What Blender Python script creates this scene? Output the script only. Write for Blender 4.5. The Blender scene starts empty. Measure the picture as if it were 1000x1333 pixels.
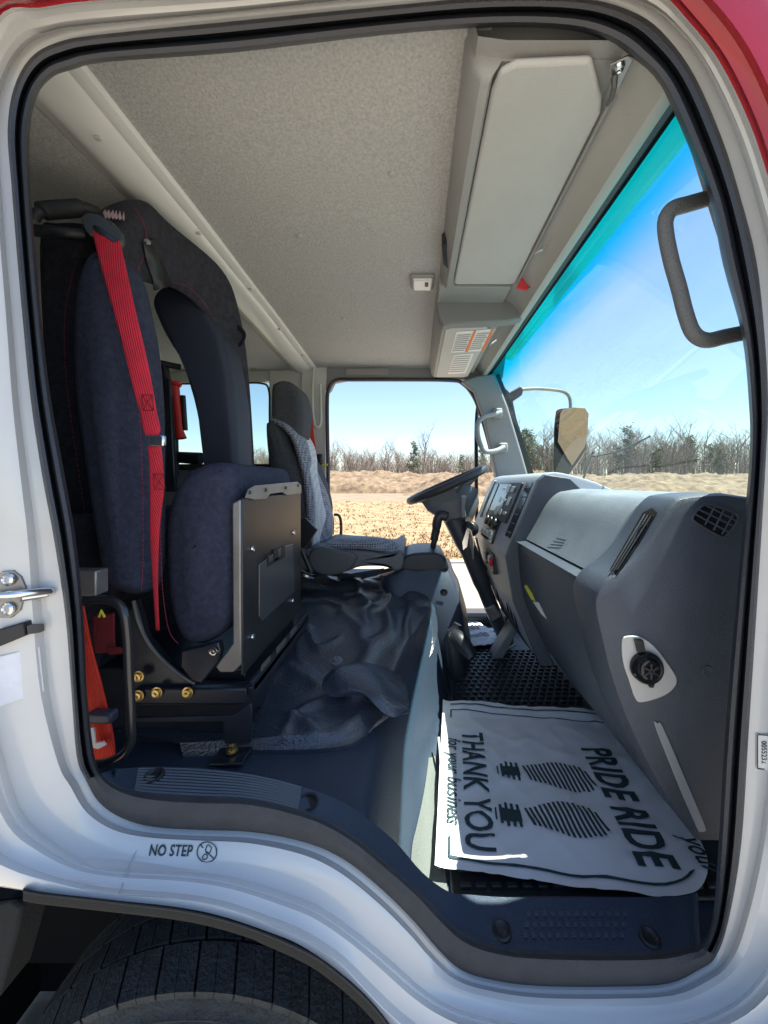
import bpy, bmesh, math, random
from mathutils import Vector, Matrix, noise
from mathutils.bvhtree import BVHTree
R = math.radians
random.seed(7)
sc = bpy.context.scene
col = sc.collection
# ------------------------------------------------------------------ camera
F, CX, CY, CZ = 500.0, 540.0, 628.0, 1.6      # focal length and principal point in photo pixels, camera height
cam = bpy.data.cameras.new('camera'); camo = bpy.data.objects.new('camera', cam); col.objects.link(camo)
camo.location = (0, 0, CZ); camo.rotation_euler = (R(90), 0, 0)
cam.sensor_fit = 'VERTICAL'; cam.sensor_height = 36; cam.sensor_width = 27
cam.lens = F/1333*36; cam.shift_x = -40/1333; cam.shift_y = -38.5/1333
cam.clip_start = .02; cam.clip_end = 3000
sc.camera = camo
# ------------------------------------------------------------------ light
SUN_EL, SUN_AZ = 67, 1          # elevation; azimuth measured from +X (truck's front) towards +Y (driver's side)
w = bpy.data.worlds.new('World'); sc.world = w; w.use_nodes = True
nt = w.node_tree; bg = nt.nodes['Background']
sky = nt.nodes.new('ShaderNodeTexSky'); sky.sky_type = 'NISHITA'; sky.sun_disc = False
sky.sun_elevation = R(SUN_EL); sky.sun_rotation = R(90-SUN_AZ)
sky.altitude = 50; sky.air_density = 1.0; sky.dust_density = .4; sky.ozone_density = 1.0
nt.links.new(sky.outputs[0], bg.inputs[0]); bg.inputs[1].default_value = .08
sl = bpy.data.lights.new('sun', 'SUN'); so = bpy.data.objects.new('sun', sl); col.objects.link(so)
sl.energy = 5; sl.angle = R(.5); sl.color = (1, .95, .87)
sdir = Vector((math.cos(R(SUN_EL))*math.cos(R(SUN_AZ)), math.cos(R(SUN_EL))*math.sin(R(SUN_AZ)), math.sin(R(SUN_EL))))
so.rotation_euler = sdir.to_track_quat('Z', 'Y').to_euler()
vs = sc.view_settings; vs.view_transform = 'Standard'; vs.look = 'None'; vs.gamma = 1; vs.exposure = 1.68
sc.render.engine = 'CYCLES'; cy = sc.cycles
cy.use_denoising = True; cy.max_bounces = 10; cy.diffuse_bounces = 6; cy.transparent_max_bounces = 12
cy.sample_clamp_indirect = 6; cy.use_adaptive_sampling = True; cy.adaptive_threshold = .01

# ------------------------------------------------------------------ helpers
def P(px, py, Y): return Vector(((px-CX)/F*Y, Y, CZ-(py-CY)/F*Y))
def PZ(px, py, Z): return P(px, py, (CZ-Z)*F/(py-CY))
def PX(px, py, X): return P(px, py, X*F/(px-CX))
MATS = {}
def mat(name, colr, rough=.6, metal=0, bump=0, bscale=200, noise_amt=0, nscale=20, spec=.5, coat=0, detail=3, col2=None):
    if name in MATS: return MATS[name]
    m = bpy.data.materials.new(name); m.use_nodes = True; n = m.node_tree.nodes; l = m.node_tree.links
    b = n['Principled BSDF']; b.inputs['Base Color'].default_value = (*colr, 1); b.inputs['Roughness'].default_value = rough
    b.inputs['Metallic'].default_value = metal; b.inputs['Specular IOR Level'].default_value = spec
    b.inputs['Coat Weight'].default_value = coat; b.inputs['Coat Roughness'].default_value = .08
    tc = n.new('ShaderNodeTexCoord')
    if noise_amt or col2:
        t = n.new('ShaderNodeTexNoise'); t.inputs['Scale'].default_value = nscale; t.inputs['Detail'].default_value = 6
        t.inputs['Roughness'].default_value = .65
        l.new(tc.outputs['Object'], t.inputs['Vector'])
        r = n.new('ShaderNodeValToRGB'); r.color_ramp.elements[0].position = .35; r.color_ramp.elements[1].position = .65
        c2 = col2 or tuple(min(1, c*(1+noise_amt)) for c in colr); c1 = colr if col2 else tuple(c*(1-noise_amt) for c in colr)
        r.color_ramp.elements[0].color = (*c1, 1); r.color_ramp.elements[1].color = (*c2, 1)
        l.new(t.outputs['Fac'], r.inputs[0]); l.new(r.outputs[0], b.inputs['Base Color'])
        rr = n.new('ShaderNodeMapRange'); rr.inputs['To Min'].default_value = max(0, rough-.08); rr.inputs['To Max'].default_value = min(1, rough+.1)
        l.new(t.outputs['Fac'], rr.inputs['Value']); l.new(rr.outputs[0], b.inputs['Roughness'])
    if bump:
        t2 = n.new('ShaderNodeTexNoise'); t2.inputs['Scale'].default_value = bscale; t2.inputs['Detail'].default_value = detail
        l.new(tc.outputs['Object'], t2.inputs['Vector'])
        bp = n.new('ShaderNodeBump'); bp.inputs['Strength'].default_value = bump; bp.inputs['Distance'].default_value = .003
        l.new(t2.outputs['Fac'], bp.inputs['Height']); l.new(bp.outputs[0], b.inputs['Normal'])
    MATS[name] = m; return m
def weave(name, c1, c2, scale, rough=.9):
    m = mat(name, c1, rough); n = m.node_tree.nodes; l = m.node_tree.links
    tc = n.new('ShaderNodeTexCoord'); v = n.new('ShaderNodeTexVoronoi'); v.inputs['Scale'].default_value = scale
    v.inputs['Randomness'].default_value = .25
    l.new(tc.outputs['Object'], v.inputs['Vector'])
    r = n.new('ShaderNodeValToRGB'); r.color_ramp.elements[0].position = .25; r.color_ramp.elements[1].position = .5
    r.color_ramp.elements[0].color = (*c1, 1); r.color_ramp.elements[1].color = (*c2, 1)
    l.new(v.outputs['Distance'], r.inputs[0]); l.new(r.outputs[0], n['Principled BSDF'].inputs['Base Color']); return m

def link(name, me, m, parent=None, smooth=True, bevel=0, solid=0, seg=2):
    for x in (m if isinstance(m, (list, tuple)) else [m]): me.materials.append(x)
    o = bpy.data.objects.new(name, me); col.objects.link(o)
    if parent: o.parent = parent
    if smooth: me.polygons.foreach_set('use_smooth', [True]*len(me.polygons))
    if solid:
        s = o.modifiers.new('s', 'SOLIDIFY'); s.thickness = solid; s.offset = -1
    if bevel:
        b = o.modifiers.new('b', 'BEVEL'); b.width = bevel; b.segments = seg; b.limit_method = 'ANGLE'; b.angle_limit = R(40); b.harden_normals = False
    if smooth:
        me.set_sharp_from_angle(angle=R(40))
    return o
class MB:
    def __init__(s): s.v = []; s.f = []; s.mi = []
    def add(s, vs, fs, mi=0):
        k = len(s.v); s.v += [tuple(v) for v in vs]; s.f += [tuple(i+k for i in f) for f in fs]; s.mi += [mi]*len(fs); return s
    def box(s, c, size, rot=None, mi=0):
        c = Vector(c); hx, hy, hz = [q/2 for q in size]; M = rot or Matrix.Identity(3)
        vs = [c + M @ Vector((x*hx, y*hy, z*hz)) for x in (-1, 1) for y in (-1, 1) for z in (-1, 1)]
        return s.add(vs, [(0, 1, 3, 2), (4, 6, 7, 5), (0, 4, 5, 1), (2, 3, 7, 6), (0, 2, 6, 4), (1, 5, 7, 3)], mi)
    def tube(s, pts, r, n=10, mi=0, cap=True, closed=False, flat=1.0, up=None):
        pts = [Vector(p) for p in pts]; N = len(pts); rs = r if isinstance(r, (list, tuple)) else [r]*N
        k = len(s.v); u = None; vs = []
        for i, p in enumerate(pts):
            if closed: t = (pts[(i+1) % N]-pts[i-1]).normalized()
            else: t = (pts[min(i+1, N-1)]-pts[max(i-1, 0)]).normalized()
            if u is None:
                u = Vector(up) if up else (Vector((0, 0, 1)) if abs(t.z) < .9 else Vector((1, 0, 0)))
            u = (u-t*u.dot(t)).normalized(); b = t.cross(u)
            for j in range(n):
                a = 2*math.pi*j/n; vs.append(p+u*math.cos(a)*rs[i]+b*math.sin(a)*rs[i]*flat)
        fs = []
        for i in range(N if closed else N-1):
            for j in range(n):
                a = i*n+j; b_ = i*n+(j+1) % n; c = ((i+1) % N)*n+(j+1) % n; d = ((i+1) % N)*n+j; fs.append((a, b_, c, d))
        if cap and not closed: fs += [tuple(range(n-1, -1, -1)), tuple((N-1)*n+j for j in range(n))]
        return s.add(vs, fs, mi)
    def cyl(s, a, b, r, n=16, mi=0, r2=None): return s.tube([a, b], [r, r if r2 is None else r2], n, mi)
    def lathe(s, c, axis, prof, n=32, mi=0):
        c = Vector(c); t = Vector(axis).normalized(); u = (Vector((0, 0, 1)) if abs(t.z) < .9 else Vector((1, 0, 0))); u = (u-t*u.dot(t)).normalized(); b = t.cross(u)
        vs = [c+t*h+(u*math.cos(2*math.pi*j/n)+b*math.sin(2*math.pi*j/n))*r for r, h in prof for j in range(n)]
        fs = [(i*n+j, i*n+(j+1) % n, (i+1)*n+(j+1) % n, (i+1)*n+j) for i in range(len(prof)-1) for j in range(n)]
        if prof[0][0] > 1e-6: fs.append(tuple(range(n-1, -1, -1)))
        if prof[-1][0] > 1e-6: fs.append(tuple((len(prof)-1)*n+j for j in range(n)))
        return s.add(vs, fs, mi)
    def loft(s, rows, closed=False, caps=False, mi=0):
        n = len(rows[0]); vs = [p for r in rows for p in r]; fs = []
        for i in range(len(rows)-1):
            for j in range(n if closed else n-1):
                fs.append((i*n+j, i*n+(j+1) % n, (i+1)*n+(j+1) % n, (i+1)*n+j))
        if caps: fs += [tuple(range(n-1, -1, -1)), tuple((len(rows)-1)*n+j for j in range(n))]
        return s.add(vs, fs, mi)
    def prism(s, poly, vec, mi=0):
        vec = Vector(vec); return s.loft([[Vector(p) for p in poly], [Vector(p)+vec for p in poly]], closed=True, caps=True, mi=mi)
    def build(s, name, m, parent=None, fix=True, **k):
        me = bpy.data.meshes.new(name); me.from_pydata(s.v, [], s.f)
        if any(s.mi): me.polygons.foreach_set('material_index', s.mi)
        if fix:
            b = bmesh.new(); b.from_mesh(me); bmesh.ops.recalc_face_normals(b, faces=b.faces); b.to_mesh(me); b.free()
        return link(name, me, m, parent, **k)
def cr(pts, n, closed=False):
    """Catmull-Rom through tuples, n samples per span"""
    pts = [Vector(p) for p in pts]; N = len(pts); out = []
    for i in range(N if closed else N-1):
        g = (lambda j: pts[j % N]) if closed else (lambda j: pts[min(max(j, 0), N-1)])
        a, b, c, d = g(i-1), g(i), g(i+1), g(i+2)
        for k in range(n):
            t = k/n; out.append(.5*((2*b)+(c-a)*t+(2*a-5*b+4*c-d)*t*t+(3*b-a-3*c+d)*t**3))
    if not closed: out.append(pts[-1])
    return out
def pxpath(lst, n=5, closed=False): return cr([P(*p) for p in lst], n, closed)
def patch(grid, n=5, m=5):
    rows = [cr(r, n) for r in grid]; cols = [cr([rows[i][j] for i in range(len(rows))], m) for j in range(len(rows[0]))]
    return [[cols[j][i] for j in range(len(cols))] for i in range(len(cols[0]))]
def pad(outline, Y0, thick, r, n=4, k=5, wob=0, seed=0, bulge=0):
    """cushion seen from the side: outline given where it stands at depth Y0, extruded away with rounded edges"""
    pts = cr([P(x, y, Y0) for x, y in outline], n, True); N = len(pts)
    area = sum(pts[i].x*pts[(i+1) % N].z-pts[(i+1) % N].x*pts[i].z for i in range(N))
    sg = 1 if area > 0 else -1; nr = []
    for i in range(N):
        t = pts[(i+1) % N]-pts[i-1]; nr.append(Vector((t.z, 0, -t.x)).normalized()*sg)
    c = sum(pts, Vector())/N
    def ring(ins, y): return [Vector((p.x, y, p.z))-q*ins for p, q in zip(pts, nr)]
    rows = []
    for j in range(k+1):
        a = math.pi/2*j/k; rows.append(ring(r*(1-math.sin(a)), Y0+r*(1-math.cos(a))))
    for j in range(k, -1, -1):
        a = math.pi/2*j/k; rows.append(ring(r*(1-math.sin(a)), Y0+thick-r*(1-math.cos(a))))
    # crown towards the middle so the faces are not dead flat
    for s_, y, sgn in ((.8, Y0, -1), (.5, Y0, -1), (.15, Y0, -1)):
        rr = [c.lerp(p, s_) for p in ring(r, Y0)]
        for p in rr: p.y = Y0-bulge*(1-s_*s_)
        rows.insert(0, rr)
    for s_ in (.8, .5, .15):
        rr = [c.lerp(p, s_) for p in ring(r, Y0)]
        for p in rr: p.y = Y0+thick+bulge*(1-s_*s_)
        rows.append(rr)
    if wob:
        for row in rows:
            for i, p in enumerate(row):
                q = noise.noise(p*9+Vector((seed, 0, 0)))+.5*noise.noise(p*22+Vector((0, seed, 0))); row[i] = p+nr[i]*q*wob+Vector((0, q*wob, 0))
    return MB().loft(rows, closed=True, caps=True)
def empty(name, loc, parent=None):
    o = bpy.data.objects.new(name, None); col.objects.link(o); o.empty_display_size = .1
    if parent: o.parent = parent
    else: o.location = loc
    return o
def tag(o, label=None, cat=None, group=None, kind=None):
    if label: o['label'] = label
    if cat: o['category'] = cat
    if group: o['group'] = group
    if kind: o['kind'] = kind
    return o
def bvh(*objs):
    vs, fs = [], []
    for o in objs:
        k = len(vs); vs += [o.matrix_basis @ v.co for v in o.data.vertices] ; fs += [tuple(i+k for i in p.vertices) for p in o.data.polygons]
    return BVHTree.FromPolygons(vs, fs)
CAM = Vector((0, 0, CZ))
def hit(tree, px, py, off=.0015, Yd=1):
    d = (P(px, py, 1)-CAM).normalized(); loc, nrm, i, dist = tree.ray_cast(CAM, d)
    if loc is None: return P(px, py, Yd)
    if nrm.dot(d) > 0: nrm = -nrm
    return loc+nrm*off
def decal(name, tree, polys, m, parent=None, off=.0015, sub=0, Yd=1):
    """polys: lists of picture points laid onto the surface they fall on"""
    mb = MB()
    for p in polys:
        if sub:
            a, b, c, d = [Vector((q[0], q[1], 0)) for q in p]
            mb.loft([[hit(tree, *(a.lerp(b, u/sub).lerp(d.lerp(c, u/sub), v/sub))[:2], off, Yd) for u in range(sub+1)] for v in range(sub+1)])
        else: mb.add([hit(tree, q[0], q[1], off, Yd) for q in p], [tuple(range(len(p)))])
    return mb.build(name, m, parent, smooth=False)
def text_mesh(body, bold=0, shear=0, res=3, wsc=1.0, align='CENTER'):
    c = bpy.data.curves.new('t', 'FONT'); c.body = body; c.size = 1; c.offset = bold; c.shear = shear; c.resolution_u = res; c.space_character = 1+bold*2
    c.align_x = align; c.align_y = 'CENTER'
    o = bpy.data.objects.new('t', c); col.objects.link(o); dg = bpy.context.evaluated_depsgraph_get()
    me = bpy.data.meshes.new_from_object(o.evaluated_get(dg)); bpy.data.objects.remove(o); bpy.data.curves.remove(c)
    b = bmesh.new(); b.from_mesh(me)
    for _ in range(2): bmesh.ops.subdivide_edges(b, edges=[e for e in b.edges if e.calc_length() > .18], cuts=1); bmesh.ops.triangulate(b, faces=[f for f in b.faces if len(f.verts) > 4])
    b.to_mesh(me); b.free()
    vs = [Vector((v.co.x*wsc, v.co.y, 0)) for v in me.vertices]; fs = [tuple(p.vertices) for p in me.polygons]
    bpy.data.meshes.remove(me); return vs, fs
def text_decal(mb, tree, body, cx, cy, h, ang, bold=.01, shear=0, wsc=1, off=.0015):
    vs, fs = text_mesh(body, bold, shear, wsc=wsc); a = R(ang); ca, sa = math.cos(a), math.sin(a)
    mb.add([hit(tree, cx+(v.x*ca-v.y*sa)*h, cy-(v.x*sa+v.y*ca)*h, off) for v in vs], fs)
def dashes(tree, path, r=.0008, n=60, frac=.65, off=.0008, Yd=1):
    pts = cr([(x, y, 0) for x, y in path], 20); L = len(pts)-1; mb = MB()
    for i in range(n):
        a = i/n*L; b = (i+frac)/n*L
        g = lambda t: pts[int(t)].lerp(pts[min(int(t)+1, L)], t-int(t))
        p, q = g(a), g(b); mb.tube([hit(tree, p.x, p.y, off, Yd), hit(tree, q.x, q.y, off, Yd)], r, 4)
    return mb

# ------------------------------------------------------------------ materials
white = mat('white_paint', (.60, .61, .61), .18, coat=1, noise_amt=.03, nscale=6)
red = mat('red_paint', (.40, .008, .022), .25, coat=.4, noise_amt=.1, nscale=5)
rubber = mat('black_rubber', (.022, .026, .036), .42, bump=.25, bscale=350, spec=.6)
trim = mat('sill_plastic', (.07, .07, .075), .55, bump=.6, bscale=700, noise_amt=.1, nscale=30, spec=.2)
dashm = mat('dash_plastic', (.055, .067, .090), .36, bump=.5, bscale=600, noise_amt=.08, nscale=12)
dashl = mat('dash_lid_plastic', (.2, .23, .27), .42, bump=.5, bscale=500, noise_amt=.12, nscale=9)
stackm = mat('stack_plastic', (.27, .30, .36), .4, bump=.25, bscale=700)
black = mat('black_plastic', (.016, .018, .022), .4, bump=.2, bscale=500)
gloss = mat('gloss_black', (.01, .011, .014), .12)
headl = mat('headliner_fabric', (.42, .415, .40), .95, bump=1.0, bscale=260, col2=(.58, .575, .56), nscale=170, spec=.1, detail=6)
visorm = mat('visor_vinyl', (.47, .475, .46), .55, bump=.3, bscale=300, noise_amt=.04, nscale=5)
consm = mat('overhead_plastic', (.31, .315, .31), .5, bump=.4, bscale=500, noise_amt=.05, nscale=10)
pillm = mat('pillar_plastic', (.24, .25, .265), .5, bump=.4, bscale=500)
seatm = mat('navy_fabric', (.042, .048, .080), .9, bump=.9, bscale=420, noise_amt=.25, nscale=90, spec=.25)
seatd = mat('black_fabric', (.034, .035, .047), .9, bump=.9, bscale=420, noise_amt=.3, nscale=60, spec=.25)
satin = mat('satin_fabric', (.020, .026, .046), .6, bump=.5, bscale=300)
thread = mat('red_thread', (.30, .02, .06), .8)
belt = mat('red_webbing', (.62, .02, .045), .65, bump=.5, bscale=500, noise_amt=.12, nscale=25)
beltd = mat('dark_red_webbing', (.14, .005, .012), .75, bump=.5, bscale=500)
orange = mat('orange_webbing', (.75, .035, .015), .6, bump=.4, bscale=500, noise_amt=.1, nscale=30)
steel = mat('black_steel', (.032, .036, .048), .3, metal=.3, noise_amt=.2, nscale=15, spec=.6)
steelg = mat('grey_steel', (.32, .31, .30), .42, metal=.75, noise_amt=.15, nscale=14)
platem = mat('box_plate_steel', (.055, .055, .06), .36, metal=.5, noise_amt=.2, nscale=8)
chrome = mat('chrome', (.75, .76, .78), .16, metal=1)
gold = mat('zinc_yellow', (.70, .50, .20), .3, metal=.9)
vinyl = mat('black_vinyl', (.040, .050, .070), .2, bump=.8, bscale=170, spec=1.0, detail=4)
floorm = mat('floor_rubber', (.036, .052, .080), .4, bump=.5, bscale=320, spec=.5)
paper = mat('white_paper', (.80, .80, .82), .75, bump=.15, bscale=25)
ink = mat('dark_ink', (.025, .05, .06), .7)
cloth = weave('grey_weave', (.05, .055, .09), (.30, .31, .36), 95)
clothl = weave('light_weave', (.42, .43, .46), (.66, .67, .70), 120)
clothg = mat('grey_fabric', (.075, .078, .09), .9, bump=.7, bscale=400, noise_amt=.15, nscale=90, spec=.2)
tyrem = mat('tyre_rubber', (.028, .032, .036), .8, bump=.9, bscale=180, noise_amt=.35, nscale=40)
labelm = mat('white_label', (.78, .78, .76), .5)
labelr = mat('orange_label', (.75, .18, .05), .5)
yellow = mat('yellow_label', (.75, .68, .06), .5)
silver = mat('silver_plastic', (.55, .55, .54), .3, metal=.4)

for bm_ in (belt, orange):   # lengthwise ribs of the webbing
    n = bm_.node_tree.nodes; l = bm_.node_tree.links; tc = n.new('ShaderNodeTexCoord'); wv = n.new('ShaderNodeTexWave'); wv.inputs['Scale'].default_value = 75
    mp = n.new('ShaderNodeMapping'); mp.inputs['Rotation'].default_value = (0, R(14), 0); l.new(tc.outputs['Object'], mp.inputs[0]); l.new(mp.outputs[0], wv.inputs['Vector'])
    b2 = n.new('ShaderNodeBump'); b2.inputs['Strength'].default_value = .6; b2.inputs['Distance'].default_value = .002
    l.new(wv.outputs['Fac'], b2.inputs['Height']); l.new(b2.outputs[0], n['Principled BSDF'].inputs['Normal'])
def glassm(name, tint, band=False):
    m = bpy.data.materials.new(name); m.use_nodes = True; n = m.node_tree.nodes; l = m.node_tree.links
    n.remove(n['Principled BSDF']); out = n['Material Output']
    tr = n.new('ShaderNodeBsdfTransparent'); gl = n.new('ShaderNodeBsdfGlossy'); gl.inputs['Roughness'].default_value = .02
    mx = n.new('ShaderNodeMixShader'); fr = n.new('ShaderNodeFresnel'); fr.inputs[0].default_value = 1.45
    mr = n.new('ShaderNodeMath'); mr.operation = 'MULTIPLY'; mr.inputs[1].default_value = .07
    l.new(fr.outputs[0], mr.inputs[0]); l.new(mr.outputs[0], mx.inputs[0]); l.new(tr.outputs[0], mx.inputs[1]); l.new(gl.outputs[0], mx.inputs[2])
    l.new(mx.outputs[0], out.inputs['Surface']); tr.inputs[0].default_value = (*tint, 1)
    if band:
        tc = n.new('ShaderNodeTexCoord'); sp = n.new('ShaderNodeSeparateXYZ'); l.new(tc.outputs['Object'], sp.inputs[0])
        r = n.new('ShaderNodeMapRange'); r.inputs['From Min'].default_value = 2.05; r.inputs['From Max'].default_value = 2.17; r.interpolation_type = 'SMOOTHSTEP'
        l.new(sp.outputs['Z'], r.inputs['Value']); mc = n.new('ShaderNodeMix'); mc.data_type = 'RGBA'
        l.new(r.outputs[0], mc.inputs['Factor']); mc.inputs['A'].default_value = (*tint, 1); mc.inputs['B'].default_value = (.0, .76, .95, 1)
        l.new(mc.outputs['Result'], tr.inputs[0])
        # dried wiper smears: thin film that scatters a little light
        nz = n.new('ShaderNodeTexNoise'); mp = n.new('ShaderNodeMapping'); mp.inputs['Scale'].default_value = (1, 1.2, 9); mp.inputs['Rotation'].default_value = (R(28), 0, 0)
        l.new(tc.outputs['Object'], mp.inputs[0]); l.new(mp.outputs[0], nz.inputs['Vector']); nz.inputs['Scale'].default_value = 2.4; nz.inputs['Detail'].default_value = 7
        r2 = n.new('ShaderNodeMapRange'); r2.inputs['From Min'].default_value = .5; r2.inputs['From Max'].default_value = .8; r2.inputs['To Max'].default_value = .01
        l.new(nz.outputs['Fac'], r2.inputs['Value'])
        tl = n.new('ShaderNodeBsdfTranslucent'); tl.inputs[0].default_value = (.9, .9, .88, 1); m2 = n.new('ShaderNodeMixShader')
        l.new(r2.outputs[0], m2.inputs[0]); l.new(mx.outputs[0], m2.inputs[1]); l.new(tl.outputs[0], m2.inputs[2]); l.new(m2.outputs[0], out.inputs['Surface'])
    return m

# ================================================================== OUTSIDE
def ground_mat():
    m = mat('field_straw', (.2, .14, .08), .95, bump=1, bscale=8); n = m.node_tree.nodes; l = m.node_tree.links; b = n['Principled BSDF']
    tc = n.new('ShaderNodeTexCoord'); mp = n.new('ShaderNodeMapping'); mp.inputs['Scale'].default_value = (.35, 1.3, 1)
    l.new(tc.outputs['Object'], mp.inputs[0])
    def ramp(scale, det, stops, src):
        t = n.new('ShaderNodeTexNoise'); t.inputs['Scale'].default_value = scale; t.inputs['Detail'].default_value = det; t.inputs['Roughness'].default_value = .75
        l.new(src, t.inputs['Vector']); r = n.new('ShaderNodeValToRGB'); e = r.color_ramp.elements
        e[0].position, e[0].color = stops[0][0], (*stops[0][1], 1); e[1].position, e[1].color = stops[-1][0], (*stops[-1][1], 1)
        for p, c in stops[1:-1]: q = e.new(p); q.color = (*c, 1)
        l.new(t.outputs['Fac'], r.inputs[0]); return r.outputs[0], t
    c1, t1 = ramp(2.6, 12, [(.34, (.10, .06, .03)), (.47, (.20, .135, .07)), (.56, (.29, .21, .115)), (.66, (.40, .31, .19))], mp.outputs[0])
    c2, _ = ramp(.5, 8, [(.35, (.13, .10, .065)), (.6, (.21, .165, .11))], tc.outputs['Object'])
    # bare sand beyond the straw
    sp = n.new('ShaderNodeSeparateXYZ'); l.new(tc.outputs['Object'], sp.inputs[0])
    t = n.new('ShaderNodeTexNoise'); t.inputs['Scale'].default_value = .12; t.inputs['Detail'].default_value = 5; l.new(tc.outputs['Object'], t.inputs['Vector'])
    ma = n.new('ShaderNodeMath'); ma.operation = 'MULTIPLY_ADD'; l.new(t.outputs['Fac'], ma.inputs[0]); ma.inputs[1].default_value = 14; l.new(sp.outputs['Y'], ma.inputs[2])
    mr = n.new('ShaderNodeMapRange'); mr.inputs['From Min'].default_value = 38; mr.inputs['From Max'].default_value = 42; l.new(ma.outputs[0], mr.inputs['Value'])
    mc = n.new('ShaderNodeMix'); mc.data_type = 'RGBA'; l.new(mr.outputs[0], mc.inputs['Factor']); l.new(c1, mc.inputs['A']); l.new(c2, mc.inputs['B'])
    l.new(mc.outputs['Result'], b.inputs['Base Color']); return m
gm = ground_mat()
g = MB().add([(-1500, -1500, 0), (1500, -1500, 0), (1500, 1500, 0), (-1500, 1500, 0)], [(0, 1, 2, 3)]).build('ground', gm, smooth=False)
tag(g, kind='structure')
concm = mat('concrete', (.28, .25, .205), .9, bump=.6, bscale=40, noise_amt=.1, nscale=4)
o = MB().add([(-40, -30, .004), (40, -30, .004), (40, 7.9, .004), (-40, 7.2, .004)], [(0, 1, 2, 3)]).build('concrete_pad', concm, smooth=False); tag(o, kind='structure')
o = MB().prism([(-40, 7.2, .0), (40, 7.9, .0), (40, 7.9, .06), (-40, 7.2, .06)], (0, .16, 0)).build('pad_kerb', mat('kerb_concrete', (.5, .47, .42), .85, noise_amt=.1, nscale=6), bevel=.02); tag(o, kind='structure')
# straw tufts over the near field
tuft = MB(); rnd = random.Random(3)
for i in range(4200):
    Y = 8.2+rnd.random()**2.4*24; X = (rnd.random()*1.05-.5)*Y*1.2 + .1*Y
    for k in range(3):
        a = rnd.random()*6.28; h = .03+rnd.random()*.07; x, y = X+rnd.gauss(0, .08), Y+rnd.gauss(0, .08); wd = .012+.0011*Y
        d = Vector((math.cos(a), math.sin(a), 0)); lean = Vector((rnd.gauss(0, .6), rnd.gauss(0, .6), 1))*h
        tuft.add([Vector((x, y, 0))-d*wd, Vector((x, y, 0))+d*wd, Vector((x, y, 0))+lean], [(0, 1, 2)])
o = tuft.build('straw', mat('straw_stalks', (.24, .16, .08), .9, col2=(.36, .26, .14), nscale=1.3), smooth=False, fix=False); tag(o, kind='stuff')
# dirt banks
dirtm = mat('dirt_bank', (.07, .043, .025), .95, bump=1, bscale=3, col2=(.23, .17, .105), nscale=.9)
def bank(name, x0, x1, y0, y1, hf, nx, ny, label=None):
    rows = []
    for j in range(ny+1):
        y = y0+(y1-y0)*j/ny; row = []
        for i in range(nx+1):
            x = x0+(x1-x0)*i/nx; row.append(Vector((x, y, hf(x, y, i/nx, j/ny)-.05)))
        rows.append(row)
    o = MB().loft(rows).build(name, dirtm); tag(o, kind='structure'); return o
def env(u, v): return max(0, math.sin(math.pi*min(1, max(0, v))))**.6*min(1, u*8, (1-u)*8)
def hf1(x, y, u, v):
    q = noise.fractal(Vector((x*.11, y*.10, 3)), .7, 2.1, 6); r = abs(noise.noise(Vector((x*.35+y*.25, y*.12, 8))))
    top = 3.2+1.6*noise.noise(Vector((x*.05, 0, 1)))
    return env(u, v)*(top+q*.9)*(1-.3*r)
bank('dirt_bank', -45, 45, 56, 78, hf1, 240, 36)
bank('dirt_bank', -2, 26, 44, 60, lambda x, y, u, v: env(u, v)*math.sin(math.pi*u)**.7*(3.3+1.2*noise.fractal(Vector((x*.25, y*.2, 4)), .7, 2, 5))*(1-.35*abs(noise.noise(Vector((x*.9+y*.7, y*.1, 8))))), 160, 40)
def hf3(x, y, u, v): return env(u, v)*(3.0+.9*noise.fractal(Vector((x*.12, y*.1, 14)), .7, 2, 5))*(1-.3*abs(noise.noise(Vector((x*.5+y*.4, y*.1, 8)))))
bank('dirt_bank', 24, 95, 50, 80, hf3, 200, 36)
bank('sand_pile', -17.5, -9.5, 36, 42, lambda x, y, u, v: max(0, 1-math.hypot(u-.5, v-.5)*2)*1.25*(1+.2*noise.noise(Vector((x, y, 0)))), 40, 30)

# trees
barkm = mat('bark', (.17, .145, .125), .9, noise_amt=.3, nscale=3)  # bark, twig and needle colours are lightened to stand in for distance haze
twigm = mat('twigs', (.20, .165, .14), .9, noise_amt=.25, nscale=2)
needm = mat('needles', (.085, .115, .055), .85, noise_amt=.45, nscale=1.2)
def bare_tree(seed, H, spread=1.0):
    rnd = random.Random(seed); tr = MB(); cw = MB()
    def grow(p, d, L, r, lv):
        q = p; pts = [p]; n = 4
        for i in range(n):
            d = (d+Vector((rnd.gauss(0, .10), rnd.gauss(0, .10), .05))).normalized(); q = q+d*L/n; pts.append(q)
        rr = [r*(1-.55*i/n) for i in range(n+1)]
        (tr if lv == 0 else cw).tube(pts, rr, 5 if lv == 0 else 3, cap=False)
        if lv < 4:
            m = [9, 5, 4, 3][lv]
            for k in range(m):
                t = (.38+.62*(k+rnd.random())/m) if lv == 0 else (.2+.8*(k+rnd.random())/m); i = min(int(t*n), n-1); b = pts[i].lerp(pts[i+1], t*n-i)
                a = rnd.random()*6.28; el = R(rnd.uniform(25, 60))
                dd = (d*math.sin(el)*1.1+Vector((math.cos(a), math.sin(a), .25))*math.cos(el)*spread).normalized()
                grow(b, dd, L*rnd.uniform(.38, .6)*(1 if lv else .8), r*.42 if lv else r*.4, lv+1)
    grow(Vector((0, 0, -.2)), Vector((0, 0, 1)), H*.72, H*.014, 0)
    return tr, cw
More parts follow.
